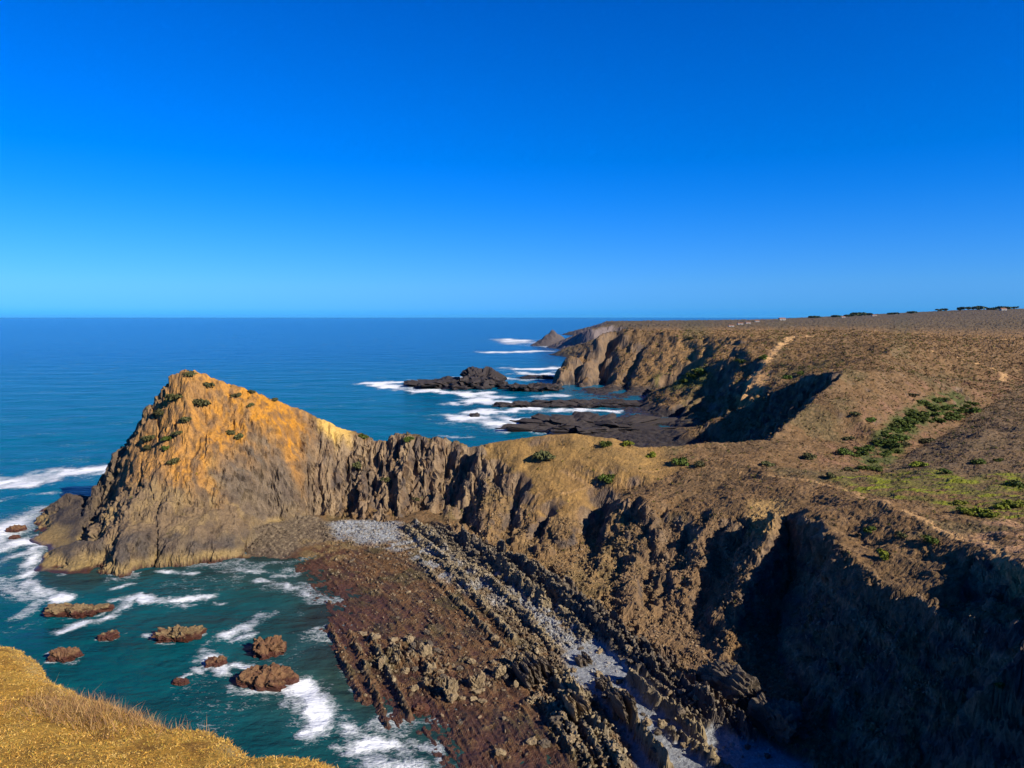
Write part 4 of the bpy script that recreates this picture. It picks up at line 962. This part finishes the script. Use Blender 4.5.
thicket(v6([(190,335),(140,375),(160,360),(210,350),(110,395),(240,335),(100,370)]), (10, 12, 9), 'green shrub in the lower clump of the valley beside bare pink earth', 'green', 'shrubs of the lower valley clump')
thicket(v6([(270,390),(300,385),(240,405),(180,440),(120,480),(160,478),(200,482),(95,410)]), (10, 11, 9, 8), 'green shrub at the mouth of the valley just above the meadow', 'green', 'shrubs at the valley mouth')
for (a_, b_), wpx, lab, kd in zip(v6([(85,180),(180,215),(40,312),(40,390),(60,485),(355,345),(470,325),(760,440),(870,435),(590,495),(430,455),(960,560),(400,75)]), (9, 12, 11, 14, 11, 11, 14, 14, 10, 12, 14, 17, 9),
    ('dark shrub highest and leftmost on the brown hillside left of the valley thicket', 'pale green shrub on the hillside just left of the valley thicket', 'dark round shrub on bare brown hillside below the highest one', 'dark wide shrub leftmost in line with the lower valley clump', 'low dark shrub at the left edge of the valley mouth',
     'dark shrub at the shaded lower tip of the valley thicket', 'dark shrub on the edge of the purple heath beside the orange bare patch', 'green shrub on the purple heath, larger of two side by side', 'green shrub on the purple heath, right of the larger one', 'dim green shrub at the foot of the purple heath', 'yellow-green shrub on the near corner of the purple heath', 'dark green wide shrub on the meadow at the picture edge', 'small dark shrub above the valley thicket'),
    ('olive', 'green', 'olive', 'olive', 'olive', 'olive', 'olive', 'green', 'green', 'green', 'bright', 'green', 'olive')):
    shrub(a_, b_, wpx, lab, kd, 'shrubs on the slopes round the valley')
thicket(v6([(690,705),(650,665),(760,715),(800,735),(720,725),(830,730),(940,680),(970,690),(880,690)]), (14, 11, 15, 12), 'low yellow-green shrub in the bright patch of the meadow', 'bright', 'bright low shrubs in the meadow')
for px, py, wpx, lab, kd in ((190,373,15,'olive shrub on the very summit of the orange headland','olive'),(209,384,12,'olive shrub just right of the headland summit','olive'),(176,396,21,'wide olive shrub below the headland summit, upper left','olive'),(197,403,20,'wide olive shrub in the middle of the upper headland slope','olive'),
    (162,411,16,'grey-olive shrub on the left shoulder of the headland','olive'),(186,420,12,'dark round shrub below the wide middle shrub of the headland','olive'),(149,437,16,'dull shrub on the left edge of the headland, upper of a cluster','olive'),(166,440,13,'greenest shrub of the cluster on the left of the headland','green'),
    (149,447,11,'dark shrub lowest left in the headland cluster','olive'),(166,447,10,'small green shrub lowest right in the headland cluster','green'),(177,433,11,'small dull shrub right of the headland cluster','olive'),(174,462,15,'olive shrub alone low on the orange flank of the headland','olive'),
    (232,432,12,'dark shrub at the top of the grey slab face','olive'),(238,436,13,'green-black shrub above the grey slab face, right of its twin','olive'),(236,394,11,'olive shrub under the headland crest','olive'),(251,405,10,'brown-green tuft on orange earth below the crest','olive'),
    (252,391,9,'tiny shrub on the headland crest, left of two','olive'),(274,399,8,'tiny shrub on the headland crest, right of two','olive'),(363,437,14,'rounded green shrub at the gap where the neck begins','green'),(359,465,14,'olive shrub half way down the neck cliff','olive'),(408,440,12,'green shrub on top of the neck cliff','green'),
    (385,479,10,'small olive shrub low on the neck cliff','olive'),(417,497,11,'olive shrub near the foot of the neck cliff','olive'),(546,454,22,'dark green wide shrub on the golden hump of the neck','olive'),(606,478,18,'bright round green shrub alone on golden slope','green'),
    (606,443,15,'green shrub on the far edge of the hump, left of two','green'),(628,443,13,'green shrub on the far edge of the hump, right of two','bright'),(651,455,14,'yellow-green shrub on the neck where it dips','bright'),(679,461,18,'wide green shrub on the neck crest above the shaded gully','green'),(700,464,14,'dull green shrub on the neck crest, last before the brown hill','olive'),
    (768,464,11,'dark shrub where the neck meets the brown hill','olive'),(809,456,12,'dark round shrub on brown hill foot','olive'),(843,452,12,'green shrub at the right foot of the brown hill','green'),(832,476,10,'olive shrub beside the pale path','olive'),
    (870,529,13,'bright green shrub on the shaded terrace above the dark cliff','green'),(885,554,15,'tall yellow-green shrub lower on the shaded terrace','bright'),(931,541,13,'dim green shrub in shade on the right of the terrace','green'),(902,536,10,'dim small shrub in the middle of the shaded terrace','olive'),(999,697,10,'little green shrub on the lit ledge of the dark cliff','green'),
    (702,372,13,'green shrub topmost in the green patch of the far gully','green'),(692,375,13,'green shrub in the middle of the far gully patch','green'),(684,380,11,'green shrub lowest in the far gully patch','green'),(763,357,9,'green shrub beside the sandy path on the far spur','green'),(689,338,7,'small dark shrub alone on the far tan plateau edge','olive'),(742,362,9,'green shrub on the far spur left of the sandy path','green'),(787,377,9,'green shrub at the rim of the far shaded gully','green'),
    (800,373,8,'small green shrub on the far gully rim, right of another','green')):
    shrub(px, py, wpx, lab, kd, 'single shrubs on the headland, neck and slopes', 1.05)

# heath: countless low bushes covering the open slopes
gxs, gys = slopes(ZB)
flatz = (1 - ss(.9, 1.5, S2))*ss(4, 7, ZB)*(1 - .75*m_head)*(1 - .8*m_hump)*(GY > 88)*(GY < 900)
bare_c = ss(.25, .36, c[..., 0])
flatz = flatz*(1 - bare_c)*(1 - .6*meadow)*(.35 + .65*ss(-.3, .2, midf))
area = np.gradient(ROW)[:, None]*np.gradient(UC)[None, :]*GY
area = np.minimum(area, .55)
pr = (flatz*area).ravel().astype(np.float64); pr /= pr.sum()
NB = 30000
pick = rng.choice(NR*NC, NB, p=pr)
bp = PV[pick].copy(); bp[:, :2] += rng.normal(0, .3, (NB, 2))
bs_ = (.22 + .30*rng.random(NB))*np.clip((bp[:, 1]/220)**.85, .8, 3.5)
LN = 13
dirs = rng.normal(size=(NB, LN, 3)); dirs /= np.linalg.norm(dirs, axis=2)[..., None]; dirs[..., 2] = np.abs(dirs[..., 2])*.8 + .05
cen = bp[:, None, :] + dirs*bs_[:, None, None]*(.55 + .45*rng.random((NB, LN, 1)))
t1 = np.cross(dirs + .6*rng.normal(size=dirs.shape), rng.normal(size=dirs.shape)); t1 /= np.linalg.norm(t1, axis=2)[..., None]
t2 = np.cross(dirs, t1); t2 /= np.linalg.norm(t2, axis=2)[..., None] + 1e-6
sz_ = bs_[:, None, None]*.42
T = np.stack([cen - t1*sz_, cen + t1*sz_*.9 - t2*sz_*.3, cen + t2*sz_], 2).reshape(-1, 3)
o = np_mesh('heath', T.astype(F32), tris=np.arange(NB*LN*3).reshape(-1, 3), smooth=False)
bc = c.reshape(-1, 3)[pick]*rng.uniform(.65, 1.3, (NB, 1)) ; grn_ = rng.random(NB) < .27
bc[grn_] = bc[grn_]*np.array([.62, .95, .45])
cattr(o.data, 'albedo', np.repeat(bc, LN*3, 0))
M_heath, t, p = nodes('heath'); t.links.new(attr(t, 'albedo').outputs['Color'], p.inputs['Base Color']); p.inputs['Roughness'].default_value = .9; p.inputs['Specular IOR Level'].default_value = .15
o.data.materials.append(M_heath); tag(o, kind='stuff')

# reef rubble: countless stones between the ridges
rubz = np.clip(face, 0, 1)*np.clip(1 - m_smooth, 0, 1)*(.12 + .88*ss(.0, .4, fbm(GX/6, GY/6, 2, 301)))*(GY > 92)*(GX < 62)*(ZB < 22)
prb = np.maximum(0, (m_reef*(.035 + finz*.42 + .30*pb + .05*finz2)*(1 - .8*lane)*(1 - .7*np.clip(pebm, 0, 1))*ss(.2, .6, PZ_) + .32*rubz)*np.minimum(area, .3)).ravel().astype(np.float64); prb /= prb.sum()
NB = 26000; pick = rng.choice(NR*NC, NB, p=prb)
v0, f0 = ICO[1]; nv = len(v0)
sc_ = (.10 + .22*rng.random(NB)**2.2)*(1 - .1*rubz.ravel()[pick])
R3 = rng.normal(size=(NB, 3, 3)); Q_, _ = np.linalg.qr(R3)
vs = v0[None]*(1 + .35*rng.normal(size=(NB, nv, 1)).clip(-1, 1))*np.array([1.4, 1, .75])
vs = np.einsum('nij,nvj->nvi', Q_, vs)*sc_[:, None, None] + (PV[pick] + np.array([0, 0, .04]) + np.concatenate([rng.normal(0, .12, (NB, 2)), np.zeros((NB, 1))], 1))[:, None, :]
o = np_mesh('rubble', vs.reshape(-1, 3).astype(F32), tris=(f0[None] + (np.arange(NB)*nv)[:, None, None]).reshape(-1, 3), smooth=False)
rcl = lerp(c.reshape(-1, 3)[pick], np.array([.22, .18, .12]), .5*(1 - .7*rubz.ravel()[pick])[:, None])*rng.uniform(.6, 1.4, (NB, 1))
cattr(o.data, 'albedo', np.repeat(rcl, nv, 0)); o.data.materials.append(M_heath); tag(o, kind='stuff')

# ------------------------------------------------------------------ trees and houses on the skyline
def tree(px, py, hpx, wpx, label):
    x_, y_, z_ = land(px, py); hh = .8*hpx/FPX*y_; ww_ = wpx/FPX*y_/2
    o = bpy.data.objects.new('skyline_tree', None); COL.objects.link(o); o.location = (x_, y_, z_ - .3)
    V, Q4 = leaf_blob(420, ww_, ww_*.8, hh*.8, ww_*.14, int(px*7), 6); V[:, 2] += hh*.22
    np_mesh('crown', V, Q4, mats=[M_tree], smooth=False, parent=o)
    a_ = np.linspace(0, 2*np.pi, 9)[:-1]; R0 = ww_*.09
    tv = np.concatenate([np.stack([np.cos(a_)*R0*r2, np.sin(a_)*R0*r2, np.full(8, z2)], 1) for r2, z2 in ((1.4, 0), (1, hh*.2), (.6, hh*.6))])
    tq = [[r0*8 + k, r0*8 + (k+1) % 8, (r0+1)*8 + (k+1) % 8, (r0+1)*8 + k] for r0 in range(2) for k in range(8)]
    np_mesh('trunk', tv, tq, mats=[M_bark], parent=o)
    return tag(o, label, 'tree', 'trees along the skyline')
TREES = [(1003,309.5,3,12,'dark low tree at the right end of the skyline beside a white house'),(984,309.5,3.4,9,'dark tree on the skyline, last on the right before the white house'),(960,311,5,9,'smaller dark tree on the skyline right of the big double tree'),(944,311,3,8,'low dark tree on the skyline between the two taller ones'),
 (978,310,4.5,15,'biggest dark tree clump on the right skyline'),(968,310.5,4,9,'dark tree joined to the left side of the biggest clump'),(938,311.5,3,7,'small dark bush-like tree on the skyline, leftmost of the right-hand row'),(990,310,2.6,10,'flat-topped dark tree between the biggest clump and the end'),
 (858,316,4,14,'broad dark tree on the middle of the skyline'),(868,315.5,3,9,'dark tree touching the right side of the broad middle tree'),(850,316.5,2.6,10,'low dark tree touching the left side of the broad middle tree'),(1014,309,3,8,'small dark tree at the very edge of the picture skyline'),
 (835,317.2,2,12,'faint low tree left of the middle skyline trees'),(815,318,2,12,'faint dark tree line clump by the left white house'),(892,314.6,2,12,'faint low tree right of the middle skyline trees'),(912,313.5,2,10,'faint low tree half way between the two tree groups')]
for q_ in TREES: tree(*q_)
M_white, t, p = nodes('white_wall'); p.inputs['Base Color'].default_value = (.78, .76, .72, 1); p.inputs['Roughness'].default_value = .8
t.links.new(mixn(t, nz(t, .8, 3, .5, geo(t)), (.30, .29, .26), (.38, .36, .33)), p.inputs['Base Color'])
M_roof, t, p = nodes('tile_roof'); t.links.new(mixn(t, nz(t, 1.5, 3, .5, geo(t)), (.34, .13, .06), (.24, .10, .05)), p.inputs['Base Color']); p.inputs['Roughness'].default_value = .85
M_pane, t, p = nodes('window_glass'); p.inputs['Base Color'].default_value = (.03, .04, .05, 1); p.inputs['Roughness'].default_value = .2
def box(x0, x1, y0, y1, z0, z1):
    V = [(x0,y0,z0),(x1,y0,z0),(x1,y1,z0),(x0,y1,z0),(x0,y0,z1),(x1,y0,z1),(x1,y1,z1),(x0,y1,z1)]
    return np.array(V, F32), np.array([[0,3,2,1],[4,5,6,7],[0,1,5,4],[1,2,6,5],[2,3,7,6],[3,0,4,7]])
def house(px, py, wpx, hpx, label, gable=True):
    x_, y_, z_ = land(px, py); wd = .75*wpx/FPX*y_/2; hh = .8*hpx/FPX*y_; dp = wd*.7
    o = bpy.data.objects.new('white_house', None); COL.objects.link(o); o.location = (x_, y_, z_ - .3)
    np_mesh('wall', *box(-wd, wd, -dp, dp, 0, hh*.68), mats=[M_white], smooth=False, parent=o)
    e_ = wd*.06; zt = hh*.68 + .02
    V = np.array([(-wd-e_,-dp-e_,zt),(wd+e_,-dp-e_,zt),(wd+e_,dp+e_,zt),(-wd-e_,dp+e_,zt),(-wd-e_,0,hh),(wd+e_,0,hh)], F32)
    np_mesh('roof', V, np.array([[0,1,5,4],[2,3,4,5],[0,3,2,1]]), np.array([[0,4,3],[1,2,5]]), mats=[M_roof], smooth=False, parent=o)
    for k in (-.5, 0, .5):
        np_mesh('window' if k else 'door', *box(wd*k - wd*.09, wd*k + wd*.09, -dp - .06, -dp + .05, hh*.28 if k else 0, hh*.5), mats=[M_pane], smooth=False, parent=o)
    return tag(o, label, 'house', 'white houses on the horizon')
for q_ in [(782,320.5,8,3.2,'white house at the left end of the skyline above the brown moor'),(843,318,5,2,'tiny white house under the middle skyline trees'),(874,316.3,6,2,'tiny pale house right of the middle skyline trees'),(1003,310.5,7,3,'white house among the trees near the right end of the skyline'),
           (757,322,5,2.2,'white house in the far village, rightmost of its row'),(748,323.5,6,2.2,'white house in the far village, second from its right end'),(740,325,7,2.4,'white house in the middle of the far village'),(731,327,7,2.4,'white house nearest the sea in the far village')]: house(*q_)

# ------------------------------------------------------------------ the grassy cliff edge underfoot
EDGE = [(-40,648,7.6),(0,647,7.3),(20,645,7.2),(34,654,6.9),(43,669,6.6),(60,681,6.2),(84,692,5.9),(110,700,5.6),(140,711,5.3),(171,724,5.0),(191,724,5.0),(212,726,4.9),(225,729,4.8),(240,741,4.6),(253,752,4.4),(285,752,4.35),(318,753,4.3),(338,758,4.15),(350,766,4.05),(378,790,3.8),(430,830,3.4),(540,900,3.0),(700,960,2.7),(1000,1000,2.3)]
EP = np.array([PY(*q_) for q_ in EDGE])
gx1 = np.arange(-9, 4.5, .035); gy1 = np.arange(-6, 11, .035)
LX, LY = np.meshgrid(gx1, gy1); LX = LX.astype(F32); LY = LY.astype(F32)
poly = [tuple(q_[:2]) for q_ in EP] + [(12, -8), (-30, -8), (-30, 9.5), (-9, 9.0)]
jx = LX + .022*fbm(LX/.5, LY/.5, 3, 401); jy = LY + .022*fbm(LX/.5, LY/.5, 3, 402)
ins = inpoly(jx, jy, poly)
dl = segdist(jx, jy, [tuple(q_[:2]) for q_ in EP] ); dl = np.where(ins, -dl, dl)
# height of the turf: a smooth fit through the edge heights
def quad(x_, y_): return np.stack([np.ones_like(x_), x_, y_, x_*x_, x_*y_, y_*y_], -1)
inn_c = np.array([(0, 0, 58.3), (-3, 0, 58.05), (2, -2, 58.35), (-6, 1, 57.75), (-8, 4, 57.3), (-3, 3, 57.75)])
vis_e = EP[1:19]; ctl = np.concatenate([vis_e, inn_c])
co_, *_r = np.linalg.lstsq(quad(ctl[:, 0], ctl[:, 1]), ctl[:, 2], rcond=None)
base_z = (quad(LX.astype(np.float64), LY.astype(np.float64)) @ co_)
res_e = EP[:, 2] - quad(EP[:, 0], EP[:, 1]) @ co_; res_e[0] = res_e[1]; res_e[19:] = res_e[18]
bd = np.full(LX.shape, 1e9); rs = np.zeros(LX.shape)
for (a0, a1, r0, r1) in zip(EP[:-1], EP[1:], res_e[:-1], res_e[1:]):
    ex, ey = a1[0] - a0[0], a1[1] - a0[1]
    tt = np.clip(((LX - a0[0])*ex + (LY - a0[1])*ey)/(ex*ex + ey*ey), 0, 1)
    dd = np.hypot(LX - a0[0] - tt*ex, LY - a0[1] - tt*ey); k = dd < bd
    bd = np.where(k, dd, bd); rs = np.where(k, r0 + (r1 - r0)*tt, rs)
rs = blur(blur(rs.astype(F32), 4, 0), 4, 1)
LZ = (base_z + rs*np.exp(-(bd/1.2)**2)).astype(F32) + .03*fbm(LX/1.1, LY/1.1, 3, 405)*ss(0, .6, bd) + .016*fbm(LX/.22, LY/.22, 3, 406)
LZ = LZ - ss(-.5, .0, dl)*.0
drop = np.clip(dl, 0, 20)
LZ = np.where(dl > 0, LZ - .06 - drop*3.5 + .25*fbm(LX/.8, LY/.8, 3, 407)*np.minimum(drop, 1), LZ - .06*np.exp(-(dl/.10)**2))
nr, nc = LX.shape; idq = np.arange(nr*nc).reshape(nr, nc)
qq = np.stack([idq[:-1, :-1], idq[:-1, 1:], idq[1:, 1:], idq[1:, :-1]], -1).reshape(-1, 4)
qq = qq[LZ.ravel()[qq].max(1) > 34]
pts_l = np.stack([LX, LY, LZ], -1).reshape(-1, 3)
used, inv = np.unique(qq, return_inverse=True)
o = np_mesh('clifftop', pts_l[used], inv.reshape(-1, 4))
lc = np.zeros(LX.shape + (3,), F32); lc[:] = (.46, .25, .042)
lc = mixc(lc, (.54, .32, .060), ss(-.2, .4, fbm(LX/.6, LY/.6, 3, 410)))
lc = mixc(lc, (.25, .125, .028), ss(.1, .5, fbm(LX/.3, LY/.3, 3, 411))*.7)
lc = mixc(lc, (.56, .40, .16), np.exp(-((dl + .06)/.10)**2)*ss(-.1, .3, n2(LX/.5, LY/.5, 412))*.7)
lc = mixc(lc, (.15, .085, .045), ss(.1, .6, dl))
cattr(o.data, 'albedo', lc.reshape(-1, 3)[used]); tag(o, kind='structure')
M_turf, t, p = nodes('dry_turf'); pos = geo(t)
f1 = mrange(t, nz(t, 28, 5, .7, pos), .3, .7, .55, 1.4)
cc = t.nodes.new('ShaderNodeCombineColor'); [t.links.new(f1, cc.inputs[i]) for i in range(3)]
t.links.new(mixn(t, 1.0, attr(t, 'albedo').outputs['Color'], cc.outputs[0], 'MULTIPLY'), p.inputs['Base Color'])
p.inputs['Roughness'].default_value = .95; p.inputs['Specular IOR Level'].default_value = .1
bump(t, p, nz(t, 35, 5, .7, pos), 1.0, .04); o.data.materials.append(M_turf)
def blades(name, sel_p, n, hmin, hmax, wid, lean, cols, seed):
    r_ = np.random.default_rng(seed); fl = np.flatnonzero(sel_p.ravel() > 0); pr_ = sel_p.ravel()[fl].astype(np.float64)
    pk = r_.choice(fl, n, p=pr_/pr_.sum())
    b = pts_l[pk] + np.concatenate([r_.uniform(-.018, .018, (n, 2)), np.full((n, 1), -.004)], 1)
    h = r_.uniform(hmin, hmax, n)[:, None]; a_ = r_.uniform(0, 2*np.pi, n)
    s_ = np.stack([np.cos(a_), np.sin(a_), np.zeros(n)], 1)*wid*r_.uniform(.6, 1.5, (n, 1))
    ln = np.concatenate([r_.normal(0, lean, (n, 2)), np.ones((n, 1))], 1)*h
    mid = b + ln*.55; tip = b + ln*np.array([1.5, 1.5, 1.0])
    V = np.stack([b - s_, b + s_, mid + s_*.7, mid - s_*.7, tip], 1).reshape(-1, 3).astype(F32)
    k = np.arange(n)*5
    o = np_mesh(name, V, np.stack([k, k+1, k+2, k+3], 1), np.stack([k+3, k+2, k+4], 1), smooth=False)
    ci_ = r_.integers(0, len(cols), n); cl = np.array(cols)[ci_]*r_.uniform(.65, 1.3, (n, 1))
    cattr(o.data, 'albedo', np.repeat(cl, 5, 0)); o.data.materials.append(M_heath)
    return tag(o, kind='stuff')
vis = ins & (LX < .2 - .0*LY) & (LY > 2.0) & (LX > -7.5) & (LX > -.95*LY - .6)
tuft = ss(-.25, .35, fbm(LX/.16, LY/.16, 2, 420))
blades('dry_grass', vis*(.25 + tuft), 190000, .003, .011, .0032, 1.2, [(.52, .29, .055), (.44, .23, .04), (.58, .38, .11), (.32, .17, .04), (.40, .28, .05)], 1)
brow = vis*np.exp(-((LX + 2.95)**2/.55 + (LY - 5.25)**2/.16))*(dl > -.55) + .15*vis*np.exp(-((LX + 3.6)/.5)**2 - ((LY - 5.1)/.3)**2)
blades('dry_stalks', brow, 3000, .03, .10, .0014, .4, [(.34, .19, .07), (.26, .14, .07), (.42, .27, .11), (.20, .12, .06)], 2)
lit_ = vis*(dl > -.05)
blades('edge_grass', lit_, 2500, .006, .022, .002, .5, [(.55, .36, .10), (.45, .26, .06)], 3)
# the air itself, thin and even
hz_v, hz_q = box(-100000, 100000, -2000, 130000, -45, 260)
hz = np_mesh('haze', hz_v, hz_q, smooth=False); tag(hz, kind='stuff')
M_haze = bpy.data.materials.new('haze'); M_haze.use_nodes = True; t = M_haze.node_tree; t.nodes.remove(t.nodes['Principled BSDF'])
pv = t.nodes.new('ShaderNodeVolumePrincipled'); pv.inputs['Density'].default_value = 5e-6; pv.inputs['Color'].default_value = (.14, .60, 1.0, 1)
t.links.new(pv.outputs[0], t.nodes['Material Output'].inputs['Volume']); hz.data.materials.append(M_haze)
print('done')
